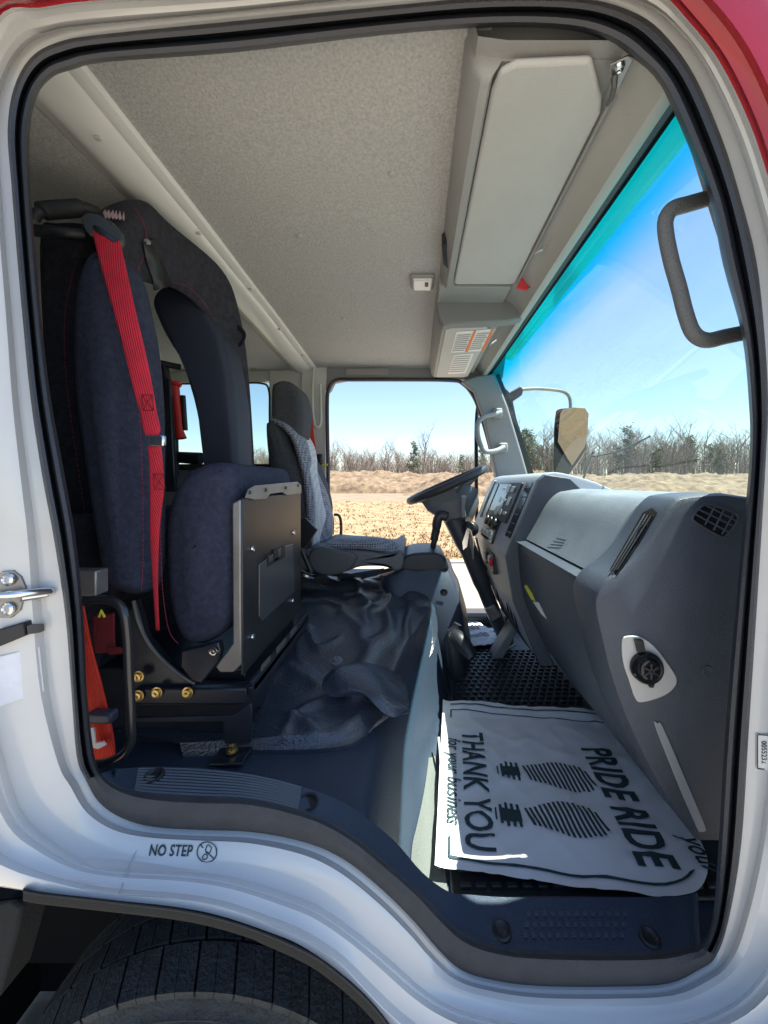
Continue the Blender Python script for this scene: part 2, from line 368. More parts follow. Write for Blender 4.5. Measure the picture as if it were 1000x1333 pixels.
def pine_tree(seed, H):
    rnd = random.Random(seed); tr = MB(); cw = MB()
    tr.tube([Vector((rnd.gauss(0, .1)*i/5, rnd.gauss(0, .1)*i/5, H*i/5-.2)) for i in range(6)], [H*.014*(1-.16*i) for i in range(6)], 6)
    for i in range(40):
        t = .36+.64*(i/40)**.9; a = rnd.random()*6.28; L = H*.19*(1.12-t)*rnd.uniform(.6, 1.25)+.35; b = Vector((0, 0, H*t))
        d = Vector((math.cos(a), math.sin(a), rnd.uniform(-.05, .5))); tip = b+d*L; cw.tube([b, tip], .05, 3, cap=False, mi=1)
        for k in range(18):
            c = b.lerp(tip, rnd.uniform(.35, 1.08))+Vector((rnd.gauss(0, .28), rnd.gauss(0, .28), rnd.gauss(0, .2)))
            u = Vector((rnd.gauss(0, 1), rnd.gauss(0, 1), rnd.gauss(0, .5))).normalized()*rnd.uniform(.12, .3); v = u.cross(Vector((rnd.gauss(0, 1), rnd.gauss(0, 1), rnd.gauss(0, 1)))).normalized()*rnd.uniform(.06, .14)
            cw.add([c-u, c+v, c+u, c-v], [(0, 1, 2, 3)])
    return tr, cw
def tree_proto(kind, seed, H):
    tr, cw = bare_tree(seed, H) if kind == 'bare_tree' else pine_tree(seed, H)
    rt = empty(kind, (0, 0, 0)); a = tr.build('trunk', barkm, rt, fix=False)
    b = cw.build('crown', twigm if kind == 'bare_tree' else [needm, barkm], rt, fix=False, smooth=False)
    return rt
protos = [tree_proto('bare_tree', 11+i, 10) for i in range(5)]; pines = [tree_proto('pine_tree', 31+i, 10) for i in range(3)]
used = set(); rnd = random.Random(21)
def put_tree(proto, x, y, s, label, group):
    if proto.name in used:
        c = proto.copy(); col.objects.link(c)
        for ch in proto.children: d = ch.copy(); col.objects.link(d); d.parent = c
    else: used.add(proto.name); c = proto
    c.location = (x, y, -.1); c.rotation_euler = (0, 0, rnd.random()*6.28); c.scale = (s*rnd.uniform(.85, 1.1),)*2+(s,)
    c['label'] = label; c['category'] = 'tree'
    if group: c['group'] = group
    return c
GB, GP = 'leafless trees of the far tree line', 'pines of the far tree line'
LB, LP = 'slender leafless grey tree among many alike in the tree line behind the dirt banks', 'dark green pine standing among the bare trees behind the dirt banks'
for i in range(285):
    Y = rnd.uniform(86, 122); X = rnd.uniform(-.52, .98)*Y
    if -.33*Y > X > -.0: continue
    right = X/Y > .22; H = rnd.uniform(7.5, 12) if not right else rnd.uniform(10.5, 17)
    if rnd.random() < (.20 if .1 < X/Y < .3 else .08): put_tree(rnd.choice(pines), X, Y, H*.088, LP, GP)
    else: put_tree(rnd.choice(protos), X, Y, H/10, LB, GB)
put_tree(protos[1], .016*84, 84, 1.52, 'tallest leafless tree with a rounded crown above the tree line seen through the driver doorway', None)
put_tree(pines[0], .10*88-9, 80, 1.0, 'dark pine standing forward of the tree line beside the tallest bare tree', None)

wd = MB(); rnd = random.Random(77)
for i in range(2600):
    Y = rnd.uniform(124, 150); X = rnd.uniform(-.55, 1.0)*Y; H = rnd.uniform(5, 12)*(1.25 if X/Y > .22 else 1); b = Vector((X, Y, 0)); lean = Vector((rnd.gauss(0, .5), 0, H))
    wd.tube([b, b+lean*.5, b+lean], [.11, .08, .03], 3, cap=False)
    for k in range(7):
        p = b+lean*rnd.uniform(.35, .95); wd.tube([p, p+Vector((rnd.gauss(0, 1), rnd.gauss(0, .5), rnd.uniform(.5, 1.8)))], [.05, .02], 3, cap=False)
wdo = wd.build('woodland', twigm, None, fix=False, smooth=False); tag(wdo, kind='stuff')
# ================================================================== THE TRUCK
truck = empty('crew_cab_truck', (0, 1.42, 0)); truck.location = (0, 0, 0)
tag(truck, 'white and red truck cab with its doors open, black interior and red seat belts', 'truck')
T = truck
# --- body ring round the doorway -------------------------------------------------
ST = [ # seal outer A, inner I (seal or trim), B0, B, C, D
((112,1015),(132,1008),(100,1020),(21,1064),(-30,1100),(-120,1140)),
((130,1045),(148,1022),(119,1053),(60,1100),(10,1130),(-20,1152)),
((160,1065),(175,1032),(152,1075),(110,1128),(75,1150),(50,1162)),
((200,1076),(210,1037),(196,1085),(165,1136),(140,1163),(130,1171)),
((260,1080),(262,1040),(258,1089),(240,1140),(228,1170),(224,1181)),
((330,1083),(330,1043),(328,1092),(305,1150),(290,1181),(285,1193)),
((400,1097),(405,1062),(396,1106),(372,1171),(352,1203),(346,1213)),
((450,1120),(455,1088),(444,1129),(416,1189),(396,1222),(390,1231)),
((500,1160),(505,1128),(493,1168),(465,1223),(440,1251),(432,1260)),
((540,1200),(545,1163),(533,1208),(510,1260),(478,1290),(468,1298)),
((570,1235),(577,1197),(563,1243),(545,1290),(510,1322),(500,1333)),
((600,1262),(607,1222),(594,1271),(580,1312),(548,1352),(538,1365)),
((640,1275),(650,1237),(637,1285),(625,1328),(600,1380),(590,1400)),
((700,1283),(705,1243),(700,1294),(700,1342),(690,1400),(690,1480)),
((800,1284),(800,1245),(800,1295),(805,1345),(810,1400),(810,1480)),
((870,1280),(865,1243),(875,1291),(890,1338),(905,1390),(930,1480)),
((910,1262),(895,1238),(918,1273),(950,1315),(990,1370),(1060,1460)),
((932,1245),(912,1232),(945,1252),(990,1280),(1050,1320),(1180,1400)),
((948,1200),(928,1195),(965,1205),(1020,1225),(1080,1250),(1240,1290)),
((965,1100),(936,1100),(990,1100),(1040,1100),(1100,1100),(1280,1100)),
((975,950),(945,950),(1008,950),(1050,950),(1110,950),(1300,950)),
((988,750),(962,750),(1014,750),(1060,750),(1120,750),(1300,750)),
((997,600),(976,600),(1018,600),(1062,600),(1120,600),(1300,600)),
((1000,520),(975,520),(1020,518),(1058,512),(1110,505),(1290,500)),
((995,430),(966,435),(1014,426),(1046,414),(1090,400),(1260,370)),
((985,340),(942,345),(1004,334),(1026,322),(1065,305),(1220,250)),
((965,260),(925,262),(984,251),(1003,240),(1040,222),(1180,140)),
((940,180),(895,185),(957,171),(976,160),(1012,140),(1140,50)),
((905,100),(860,110),(920,92),(938,82),(975,62),(1100,-30)),
((870,50),(825,75),(882,40),(897,28),(930,2),(1030,-100)),
((830,18),(790,52),(838,6),(850,-16),(875,-50),(940,-160)),
((760,-2),(740,38),(763,-14),(768,-38),(780,-75),(810,-200)),
((640,-4),(640,35),(640,-16),(640,-42),(640,-80),(640,-220)),
((500,8),(500,45),(499,-4),(497,-28),(494,-65),(490,-210)),
((300,28),(302,68),(298,17),(294,-8),(288,-50),(280,-190)),
((130,45),(140,80),(127,33),(118,1),(108,-40),(80,-170)),
((75,55),(95,90),(68,42),(52,10),(30,-35),(-40,-140)),
((40,75),(68,100),(30,62),(4,16),(-30,-15),(-130,-90)),
((18,115),(48,125),(4,106),(-34,85),(-80,70),(-200,10)),
((10,170),(38,175),(-6,168),(-52,160),(-100,155),(-260,140)),
((15,240),(40,250),(0,240),(-52,240),(-110,240),(-280,240)),
((22,330),(46,330),(7,330),(-50,330),(-110,330),(-280,330)),
((30,420),(54,420),(15,421),(-48,420),(-110,420),(-280,420)),
((40,520),(66,520),(23,522),(-46,520),(-110,520),(-280,520)),
((55,620),(84,620),(35,623),(-44,620),(-110,620),(-280,620)),
((70,700),(98,700),(45,705),(-40,700),(-108,700),(-280,700)),
((85,800),(108,800),(52,805),(-36,800),(-104,800),(-280,800)),
((93,900),(113,900),(62,905),(-25,900),(-96,900),(-280,900)),
((100,985),(122,980),(84,992),(-2,1000),(-70,1010),(-250,1020))]
NS = len(ST); SUB = 4
def row2(k): return cr([(s[k][0], s[k][1], 0) for s in ST], SUB, True)
A_, I_, B0_, B_, C_, D_ = [row2(k) for k in range(6)]
def mixrow(a, b, t, Y): return [P(*(p.lerp(q, t)[:2]), Y) for p, q in zip(a, b)]
rows = [mixrow(A_, B0_, -.15, .60), mixrow(A_, B0_, 0, .572), mixrow(A_, B0_, .5, .568), mixrow(A_, B0_, .9, .566), mixrow(A_, B0_, 1, .563),
        mixrow(B0_, B_, .10, .552), mixrow(B0_, B_, .3, .545), mixrow(B0_, B_, .6, .541), mixrow(B0_, B_, .88, .534), mixrow(B0_, B_, .96, .524), mixrow(B0_, B_, 1, .520),
        mixrow(B_, C_, .07, .519), mixrow(B_, C_, .14, .514), mixrow(B_, C_, .24, .507), mixrow(B_, C_, .5, .503), mixrow(B_, C_, .75, .498), mixrow(B_, C_, .92, .487), mixrow(B_, C_, 1, .482),
        mixrow(C_, D_, .12, .481), mixrow(C_, D_, .9, .480), mixrow(C_, D_, 1, .488)]
N = len(A_)
rows.append([Vector((p.x, p.y+.06, p.z)) for p in rows[-1]])
body = MB().loft(rows, closed=True)
for i in range(len(body.f)):
    r_, s_ = divmod(i, N); st = s_/SUB
    if r_ >= 10 and 24 <= st < 37.6: body.mi[i] = 1
cabb = body.build('cab_body', [white, red], T)
btree = bvh(cabb)
# seal: closed run except the sill; profile with two lips
i0, i1 = 17*SUB, NS*SUB
idx = list(range(i0, i1))+[0]
prof = [(0, .574), (.02, .556), (.15, .545), (.33, .548), (.43, .560), (.48, .566), (.53, .560), (.66, .549), (.85, .553), (.97, .568), (1.02, .59), (1.0, .64)]
MB().loft([[P(*(A_[i].lerp(I_[i], t)[:2]), y) for i in idx] for t, y in prof]).build('door_seal', rubber, T)
# inner return of the doorway behind the seal
MB().loft([[P(*(A_[i].lerp(I_[i], .9)[:2]), y) for i in idx] for y in (.6, .655)]).build('door_inner_flange', pillm, T)
# sill trim
idx = list(range(0, 17*SUB+1))
prof = [(-.02, .580), (0, .566), (.10, .556), (.5, .556), (.86, .562), (.97, .572), (1.0, .590)]
W_ = cr([(x, y, 0) for x, y in [(150,1000),(158,1000),(180,998),(215,997),(262,999),(335,1008),(410,1028),(458,1050),(512,1092),(550,1135),(585,1160),(612,1163),(655,1166),(705,1166),(800,1166),(865,1166),(893,1164),(908,1160)]], SUB)
rows = [[P(*(A_[i].lerp(I_[i], t)[:2]), y) for i in idx] for t, y in prof]
base = rows[-1]; top = []
for i, p in enumerate(base):
    q = W_[i]; top.append(PZ(q.x, q.y, p.z))
rows += [[a.lerp(b, .06)+Vector((0, 0, .001)) for a, b in zip(base, top)]]
sill = MB().loft(rows).build('sill_trim', trim, T)
tp = [[a.lerp(b, t)+Vector((0, 0, z)) for a, b in zip(base, top)] for t, z in ((.06, .001), (.5, .0), (.97, .0), (1, -.02), (1.01, -.12))]
tread = MB().loft(tp).build('tread_plate', mat('tread_plastic', (.035, .052, .085), .45, bump=.4, bscale=500), T)
ttree = bvh(tread)
mb = MB()
for k in range(9):
    t0 = .1+.78*k/8; seg = range(8, int(5.9*SUB)+1)
    mb.tube([base[i].lerp(top[i], t0)+Vector((0, 0, .0005)) for i in seg], .0022, 5, cap=False)
mb.build('grip_rib', mat('rib_plastic', (.10, .115, .13), .5), tread)
mb = MB(); rnd = random.Random(5)
for r_ in range(3):
    for c_ in range(13):
        for y_, x_ in ((0, 0),):
            cx, cyy = 688+c_*10.5-r_*2, 1192+r_*14
            mb.prism([hit(ttree, cx-3, cyy-4, .001), hit(ttree, cx+2, cyy-4, .001), hit(ttree, cx+3, cyy+3, .001), hit(ttree, cx-2, cyy+3, .001)], (0, 0, .0015))
mb.build('grip_nub', mat('nub_plastic', (.06, .08, .10), .5), tread)
for cx, cyy in ((200, 1012), (401, 1045), (653, 1213), (846, 1222)):
    c = hit(ttree, cx, cyy, 0)
    prof_ = [(.016, -.004), (.0155, .002), (.012, .0035), (.009, .001), (.004, .0005), (0, .0005)] if cx != 401 else [(.016, -.002), (.0155, .0015), (.012, .001), (.0115, -.006), (0, -.007)]
    MB().lathe(c+Vector((0, 0, .0015)), (0, -.1, 1), prof_, 24).build('sill_screw_cap', black, tread)
# markings on the body
mb = MB(); text_decal(mb, btree, 'NO STEP', 222, 1107.5, 19, -1, bold=.022, shear=.22, wsc=.72)
for a0 in range(24):
    a, b = a0/24*6.283, (a0+1)/24*6.283
    mb.add([hit(btree, 270+13.5*math.cos(a), 1109+13.5*math.sin(a)), hit(btree, 270+13.5*math.cos(b), 1109+13.5*math.sin(b)), hit(btree, 270+12*math.cos(b), 1109+12*math.sin(b)), hit(btree, 270+12*math.cos(a), 1109+12*math.sin(a))], [(0, 1, 2, 3)])
def stroke(mb, tree, pts, wd, off=.0015):
    for (x0, y0), (x1, y1) in zip(pts, pts[1:]):
        d = Vector((x1-x0, y1-y0)); d.normalize(); n = Vector((-d.y, d.x))*wd/2
        mb.add([hit(tree, x0+n.x, y0+n.y, off), hit(tree, x1+n.x, y1+n.y, off), hit(tree, x1-n.x, y1-n.y, off), hit(tree, x0-n.x, y0-n.y, off)], [(0, 1, 2, 3)])
stroke(mb, btree, [(261, 1100), (280, 1118)], 1.6)
stroke(mb, btree, [(272, 1100), (276, 1104), (274, 1109), (270, 1110), (268, 1106), (270, 1101), (272, 1100)], 1.3, .0017)
stroke(mb, btree, [(267, 1111), (271, 1112), (270, 1117), (266, 1118), (264, 1115), (267, 1111)], 1.3, .0017)
mb.build('no_step_marking', ink, cabb, smooth=False)
sp = decal('number_plate', btree, [[(984, 954), (1003, 955), (1003, 1003), (984, 1000)]], labelm, cabb)
mb = MB(); text_decal(mb, btree, '0055232', 993, 978, 9.5, -90, bold=.02, wsc=.85, off=.0025); 
stroke(mb, btree, [(985, 955), (1002, 956), (1002, 1002), (985, 999), (985, 955)], 1.5, .0025); mb.build('number_lettering', ink, sp, smooth=False)
decal('jamb_sticker', btree, [[(-30, 862), (50, 842), (56, 900), (-30, 930)]], mat('jamb_label', (.72, .74, .80), .4, noise_amt=.08, nscale=25), cabb, sub=3)
mb = MB(); stroke(mb, btree, [(186, 1092), (170, 1122), (160, 1150), (157, 1166)], 1.4, .0006); stroke(mb, btree, [(44, 700), (36, 702)], 1.2, .0006)
mb.build('sealant_line', mat('sealant', (.5, .51, .5), .6), cabb, smooth=False)
# striker and door switch on the rear jamb
j = hit(btree, 15, 773, 0)
stk = MB(); stk.prism([hit(btree, x, y, .0) for x, y in [(-2, 752), (6, 743), (20, 742), (30, 750), (36, 764), (34, 776), (29, 794), (18, 803), (4, 803), (-4, 792), (-7, 772)]], (0, -.004, 0)).build('door_striker', steelg, cabb, bevel=.001)
for y in (753, 791):
    c = hit(btree, 15, y, .004); MB().lathe(c, (0, -1, 0), [(.009, 0), (.009, .003), (.006, .005), (.005, .003), (0, .003)], 20).build('striker_screw', chrome, cabb)
MB().tube(cr([hit(btree, -4, 779, .008), hit(btree, 4, 773, .014), hit(btree, 28, 770, .018), hit(btree, 47, 771, .016), hit(btree, 50, 774, .010), hit(btree, 30, 777, .008)], 5), [.0055]*26, 10).build('striker_loop', chrome, cabb)
MB().prism([hit(btree, x, y, .0) for x, y in [(1, 818), (42, 806), (45, 823), (4, 840)]], (0, -.014, 0)).build('door_switch', black, cabb, bevel=.002)
MB().prism([hit(btree, x, y, .004) for x, y in [(42, 811), (61, 810), (62, 820), (44, 823)]], (0, -.007, 0)).build('switch_plunger', mat('plunger', (.12, .11, .11), .4), cabb, bevel=.002)
# wheel-arch lip, liner, wheel
lip = [(30,1158),(60,1163),(150,1173),(250,1186),(330,1208),(400,1238),(440,1265),(480,1301),(515,1345),(550,1400)]
L1 = cr([(x, y, 0) for x, y in lip], 4)
rows = []
for dy, Y in ((0, .492), (-1, .478), (4, .470), (12, .472), (15, .482), (15, .56)):
    rows.append([P(p.x-(dy*.35 if p.x > 330 else 0), p.y+dy, Y) for p in L1])
MB().loft(rows).build('wheel_arch_lip', mat('lip_rubber', (.02, .022, .025), .85, spec=.15, bump=.5, bscale=400), T)
# wheel axis runs along Y
wc = Vector((-.345, 0, .402))
def wheel():
    rt = empty('front_wheel', (0, 0, 0), T)
    y0, y1, Rr = .60, .84, .408
    prof = [(.235, y0+.03), (.30, y0+.005), (.325, y0-.002), (.330, y0-.006), (.334, y0-.002), (.340, y0-.003), (.344, y0-.007), (.348, y0-.003), (.353, y0-.004), (.357, y0-.009), (.361, y0-.004), (.366, y0-.004), (.370, y0-.009), (.374, y0-.003), (.382, y0), (.392, y0+.008), (.400, y0+.02), (Rr-.003, y0+.032)]
    prof += [(r, y1-(y-y0)) for r, y in reversed(prof)]
    MB().lathe(wc, (0, 1, 0), [(r-.012 if r > .395 else r, y) for r, y in prof], 120).build('tyre', tyrem, rt)
    tb = MB(); rnd = random.Random(2); nblk = 40
    bands = [(y0+.004, y0+.062), (y0+.068, y0+.115), (y0+.122, y0+.168), (y0+.175, y0+.236)]
    for bi, (a, b) in enumerate(bands):
        for k in range(nblk):
            for h in range(2):
                t0 = (k+.05+.485*h+.25*(bi % 2))/nblk*2*math.pi; t1 = t0+((.45 if h else .47)/nblk*2*math.pi); sk = .35/nblk*2*math.pi*(1 if bi < 2 else -1)
                def pt(r, y, t): return Vector((wc.x+r*math.cos(t), y, wc.z+r*math.sin(t)))
                ra, rb = (Rr-.011 if bi == 0 else Rr), (Rr if bi < 3 else Rr-.011); lo = Rr-.022
                tb.add([pt(lo, a, t0), pt(lo, a, t1), pt(lo, b, t1+sk), pt(lo, b, t0+sk), pt(ra, a, t0), pt(ra, a, t1), pt(rb, b, t1+sk), pt(rb, b, t0+sk)],
                       [(4, 5, 6, 7), (0, 1, 5, 4), (1, 2, 6, 5), (2, 3, 7, 6), (3, 0, 4, 7)])
    tb.build('tyre_tread', tyrem, rt)
    MB().lathe(wc, (0, 1, 0), [(.24, y0+.03), (.235, y0+.06), (.2, y0+.05), (.12, y0+.08), (.1, y0+.04), (0, y0+.04)], 48).build('wheel_rim', steelg, rt)
wheel()
lin = MB(); n = 30
lin.loft([[Vector((-.36+.56*e*math.cos(a)*(.86 if math.cos(a) > 0 else 1.45), y, .38+.60*e*max(0, math.sin(a))**(1 if math.cos(a) > 0 else .6))) for a in [math.pi*i/n for i in range(n+1)]] for y, e in ((.556, 1.05), (.60, 1), (1.2, 1))])
lin.add([(-1.17, 1.2, .01), (.15, 1.2, .01), (.15, 1.2, .74), (-1.17, 1.2, .95)], [(0, 1, 2, 3)]); lin.add([(-1.17, .50, .01), (-1.17, 1.2, .01), (-1.17, 1.2, .95), (-1.17, .50, .95)], [(0, 1, 2, 3)])
lin.build('wheel_arch_liner', mat('liner', (.010, .010, .012), .95, spec=.05), T)
MB().prism([P(x, y, .56) for x, y in [(-60, 1190), (12, 1172), (28, 1182), (22, 1215), (-2, 1300), (-60, 1360)]], (0, .05, 0)).build('mud_flap', bpy.data.materials['lip_rubber'], T, bevel=.004)
MB().tube(pxpath([(50, 1175, .6), (30, 1185, .6), (18, 1215, .6), (-5, 1240, .6)]), .006, 8).build('brake_hose', black, T)

ch = MB(); ch.box((.86, 1.42, .52), (.12, 1.75, .55)); ch.build('front_bumper', white, T, bevel=.03)
ch = MB(); ch.box((-1.2, 1.42, .52), (3.6, .80, .42)); ch.build('chassis', mat('chassis_black', (.012, .012, .014), .9, spec=.1), T, bevel=.02)
# --- cab shell ---------------------------------------------------------------------
shell = MB()
zc = 2.29
# outer roof, rear wall, front cowl, under floor and far rear quarter, all with thickness
shell.box((-.66, 1.42, 2.355), (2.5, 1.80, .03))
shell.box((-1.93, 1.42, 1.6), (.03, 1.80, 1.5))
shell.box((-.66, 1.75, .745), (2.5, 1.04, .02)); shell.box((.50, .92, .745), (.44, .68, .02))
shell.box((-1.35, .585, 1.55), (1.15, .02, 1.6))
shell.box((.80, 1.42, 1.15), (.04, 1.76, .80))
shell.build('cab_shell', white, T)
# headliner: gently domed sheet
def ceil_z(x, y): return 2.305-.062*max(0, min(1, (y-.55)/1.65))+.012*math.sin(max(0, min(1, (y-.55)/1.72))*math.pi)**.6 + .004*noise.noise(Vector((x*3, y*3, 0)))
def sheet(x0, x1, y0, y1, fz, nx, ny): return MB().loft([[Vector((x0+(x1-x0)*i/nx, y0+(y1-y0)*j/ny, fz(x0+(x1-x0)*i/nx, y0+(y1-y0)*j/ny))) for i in range(nx+1)] for j in range(ny+1)])
sheet(-.575, .12, .585, 2.20, ceil_z, 30, 60).build('headliner', headl, T)
htree = bvh(bpy.data.objects['headliner'])
sheet(-1.9, -.70, .60, 2.20, lambda x, y: ceil_z(x, y)-.01-.12*max(0, (-x-1.3))**1.5, 30, 40).build('rear_headliner', headl, T)
for cx, cyy in ((511, 226), (390, 307), (447, 415)):
    MB().lathe(hit(htree, cx, cyy, 0), (0, 0, -1), [(.009, 0), (.009, .002), (.006, .004), (0, .004)], 16).build('headliner_clip', headl, T)
# roof bow
bow = []
for y in [.585+1.615*i/30 for i in range(31)]:
    z = ceil_z(-.6, y)
    bow.append([Vector((x, y, z+d)) for x, d in ((-.555, .004), (-.560, -.010), (-.572, -.014), (-.585, -.013), (-.60, -.024), (-.655, -.026), (-.672, -.022), (-.685, -.010), (-.70, -.008), (-.712, -.004), (-.715, .02))])
rb = MB().loft(bow).build('roof_bow', mat('bow_paint', (.82, .82, .78), .3, coat=.3), T)
rtree = bvh(rb)
for px, py in ((128, 178), (258, 302), (326, 376), (364, 428), (394, 462)):
    c = hit(rtree, px, py, .001); MB().box(c+Vector((.0, 0, -.002)), (.012, .010, .006)).build('bow_clip', mat('clip_paint', (.55, .55, .5), .4), rb, bevel=.002)
# red marker lamp in the rear headliner edge
MB().lathe(Vector((-.80, 1.0, 2.262)), (0, 0, -1), [(.009, 0), (.007, .004), (0, .005)], 14).build('marker_lens', mat('red_lens', (.6, .03, .05), .2), T)
# dome lamp
dl = empty('dome_lamp', (0, 0, 0), T)
c = hit(htree, 550, 365, .0)
MB().box(c+Vector((0, 0, -.004)), (.080, .090, .014)).build('lamp_base', consm, dl, bevel=.008, seg=4)
MB().box(c+Vector((0, 0, -.012)), (.066, .074, .014)).build('lamp_lens', mat('lamp_plastic', (.72, .72, .70), .2, coat=.4), dl, bevel=.007, seg=4)
MB().box(c+Vector((.014, -.010, -.020)), (.012, .026, .004)).build('lamp_switch', black, dl, bevel=.002)

# --- far side of the cab --------------------------------------------------------
def farwall(poly, Y, t, name, m, **k): return MB().prism([P(x, y, Y) for x, y in poly], (0, t, 0)).build(name, m, T, **k)
YF = 2.17
# white B pillar with door seal edge
farwall([(393,440),(424,440),(428,478),(426,495),(424,510),(424,700),(428,800),(385,800),(385,700),(390,560)], YF, .09, 'far_door_pillar', white, bevel=.006)
farwall([(350,480),(393,470),(393,820),(352,820)], YF+.02, .07, 'far_pillar_trim', mat('cream_trim', (.6, .6, .56), .5), bevel=.006)
farwall([(424,462),(620,450),(660,455),(655,492),(610,494),(585,493),(450,493),(434,496),(428,508),(424,508)], YF, .07, 'far_header', pillm, bevel=.006)
MB().box(P(478, 484, YF-.004), (.24, .012, .038)).build('header_cap', mat('header_cap', (.30, .30, .29), .5), T, bevel=.004)
# far door seal
MB().tube(pxpath([(430,820,YF-.012),(428,720,YF-.012),(427,600,YF-.012),(426,530,YF-.012),(428,507,YF-.012),(438,495,YF-.012),(460,494,YF-.012),(520,494,YF-.012),(585,495,YF-.012),(602,499,YF-.012),(616,515,YF-.012),(626,540,YF-.012),(640,590,YF-.012),(652,640,YF-.012),(668,720,YF-.012),(672,800,YF-.012)], 5), .011, 8).build('far_door_seal', rubber, T)
# far sill
MB().box((-.05, YF+.05, .80), (1.5, .16, .10)).build('far_sill', trim, T, bevel=.01)
# A pillar far
ap = empty('windscreen_pillar', (0, 0, 0), T)
MB().prism([P(x, y, 2.12) for x, y in [(600,496),(622,488),(645,486),(662,530),(680,590),(697,650),(705,680),(660,680),(650,640),(640,590),(628,540),(617,510)]], (0, .07, 0)).build('pillar_trim', pillm, ap, bevel=.012, seg=3)
MB().prism([P(x, y, 2.16) for x, y in [(642,492),(650,486),(668,530),(706,650),(712,680),(696,680),(690,650)]], (0, .05, 0)).build('pillar_edge', gloss, ap, bevel=.003)
MB().tube(pxpath([(652,537,2.09),(640,540,2.03),(629,543,2.0),(622,552,1.99),(622,566,1.99),(626,580,1.99),(632,588,2.0),(645,587,2.03),(656,582,2.09)], 5), .013, 12).build('grab_handle', pillm, ap)
for q in ((648, 538), (655, 583)): MB().box(P(*q, 2.10), (.05, .03, .055)).build('handle_foot', pillm, ap, bevel=.01)
MB().tube(pxpath([(628,500,2.35),(621,540,2.35),(620,600,2.35),(621,700,2.35)]), .012, 8).build('outer_rain_gutter', gloss, T)
# rear side window of the far side
farwall([(200,400),(400,400),(400,486),(345,497),(330,498),(200,498)], YF+.03, .03, 'rear_window_header', mat('cream_trim', (.6, .6, .56), .5))
farwall([(200,608),(352,608),(352,800),(200,800)], YF+.03, .03, 'rear_door_card', pillm)
farwall([(200,604),(352,604),(352,612),(200,612)], YF+.01, .03, 'rear_window_belt', black)
MB().tube(pxpath([(200,500,YF+.02),(300,499,YF+.02),(340,499,YF+.02),(350,508,YF+.02),(351,540,YF+.02),(351,612,YF+.02)], 5), .006, 6).build('rear_window_seal', rubber, T)
MB().prism([P(x, y, YF+.045) for x, y in [(200,490),(352,490),(352,612),(200,612)]], (0, .004, 0)).build('rear_side_glass', glassm('side_glass', (.80, .86, .84)), T, smooth=False)
# far shell around (outside skin of the far side rear)
mb = MB(); mb.box((-1.5, YF+.08, 1.20), (.85, .02, .94)); mb.box((-1.5, YF+.08, 2.27), (.85, .02, .18)); mb.box((-1.72, YF+.08, 1.92), (.40, .018, .52)); mb.build('far_rear_quarter', white, T)
# trims in rear area: white rear-door rail with screws, seen beyond the seat
rr = MB().prism([P(282, 350, 1.5), P(300, 350, 1.5), P(372, 445, 2.1), P(356, 462, 2.1)], (0, .0, .02)).build('rear_roof_rail', white, T)
MB().lathe(P(303, 401, 1.60), (0, 0, -1), [(.012, 0), (.010, .006), (0, .007)], 14).build('rail_screw', steelg, T)
MB().tube(pxpath([(409,460,2.15),(407,520,2.14),(409,548,2.14),(412,556,2.13),(418,548,2.14),(417,500,2.14)], 5), .007, 8).build('far_pillar_handle', mat('cream_trim', (.6, .6, .56), .5), T)
# driver's belt on the far pillar
db = empty('driver_seat_belt', (0, 0, 0), T)
MB().prism([P(x, y, 2.12) for x, y in [(396,537),(405,538),(409,570),(413,592),(411,600),(404,580),(396,560)]], (0, .004, 0)).build('belt_webbing', orange, db, smooth=False)
MB().box(P(400, 534, 2.12), (.045, .02, .03)).build('belt_guide', steelg, db, bevel=.006)
MB().box(P(416, 598, 2.13), (.035, .03, .06)).build('belt_guide_cover', black, db, bevel=.008)
MB().box(P(423, 605, 2.14), (.030, .004, .012)).build('yellow_tag', yellow, db)

# --- windscreen ----------------------------------------------------------------------
def ws(y, t):   # t 0 top .. 1 bottom; slightly bowed forward in the middle
    b = .05*math.sin(math.pi*(y-.5)/1.85)
    return Vector((.425+.33*t+b*.3*0+b*t, y, 2.225-.80*t))
gl = MB().loft([[ws(.56+1.64*i/20, t/12) for i in range(21)] for t in range(13)])
windscreen = gl.build('windscreen', glassm('windscreen_glass', (.82, .94, .90), True), T)
MB().loft([[ws(.56+1.64*i/20, t)+Vector((-.003, 0, -.003)) for i in range(21)] for t in (0, .022)]).build('windscreen_black_edge', gloss, T, smooth=True)
PY = [.625, .63, .64, .65, .665, .69, .73, .78, .83, .88]  # near trim, widened downwards out of view to block sun on the tread
MB().loft([[Vector((ws(.6, k/9).x-.012, y, ws(.6, k/9).z-.006)) for y in (.575, (.575+PY[k])/2, PY[k]-.006)]+[Vector((ws(.6, k/9).x-.006, PY[k], ws(.6, k/9).z))] for k in range(10)]).build('near_pillar_trim', pillm, T)
# header trim between headliner front and glass
hd = []
for y in [.58+1.58*i/24 for i in range(25)]:
    hd.append([Vector((x, y, z)) for x, z in ((.315, 2.30), (.322, 2.262), (.328, 2.256), (.345, 2.246), (.372, 2.212), (.378, 2.194), (.39, 2.191), (.402, 2.196), (.408, 2.210), (.416, 2.212), (.424, 2.230), (.43, 2.33))])
MB().loft(hd).build('windscreen_header', mat('header_plastic', (.40, .41, .39), .5, bump=.3, bscale=400), T)
MB().loft([[Vector((x, y, z)) for x, z in ((.40, 2.205), (.418, 2.203), (.428, 2.212))] for y in (.58, 2.16)]).build('glass_gasket', rubber, T)
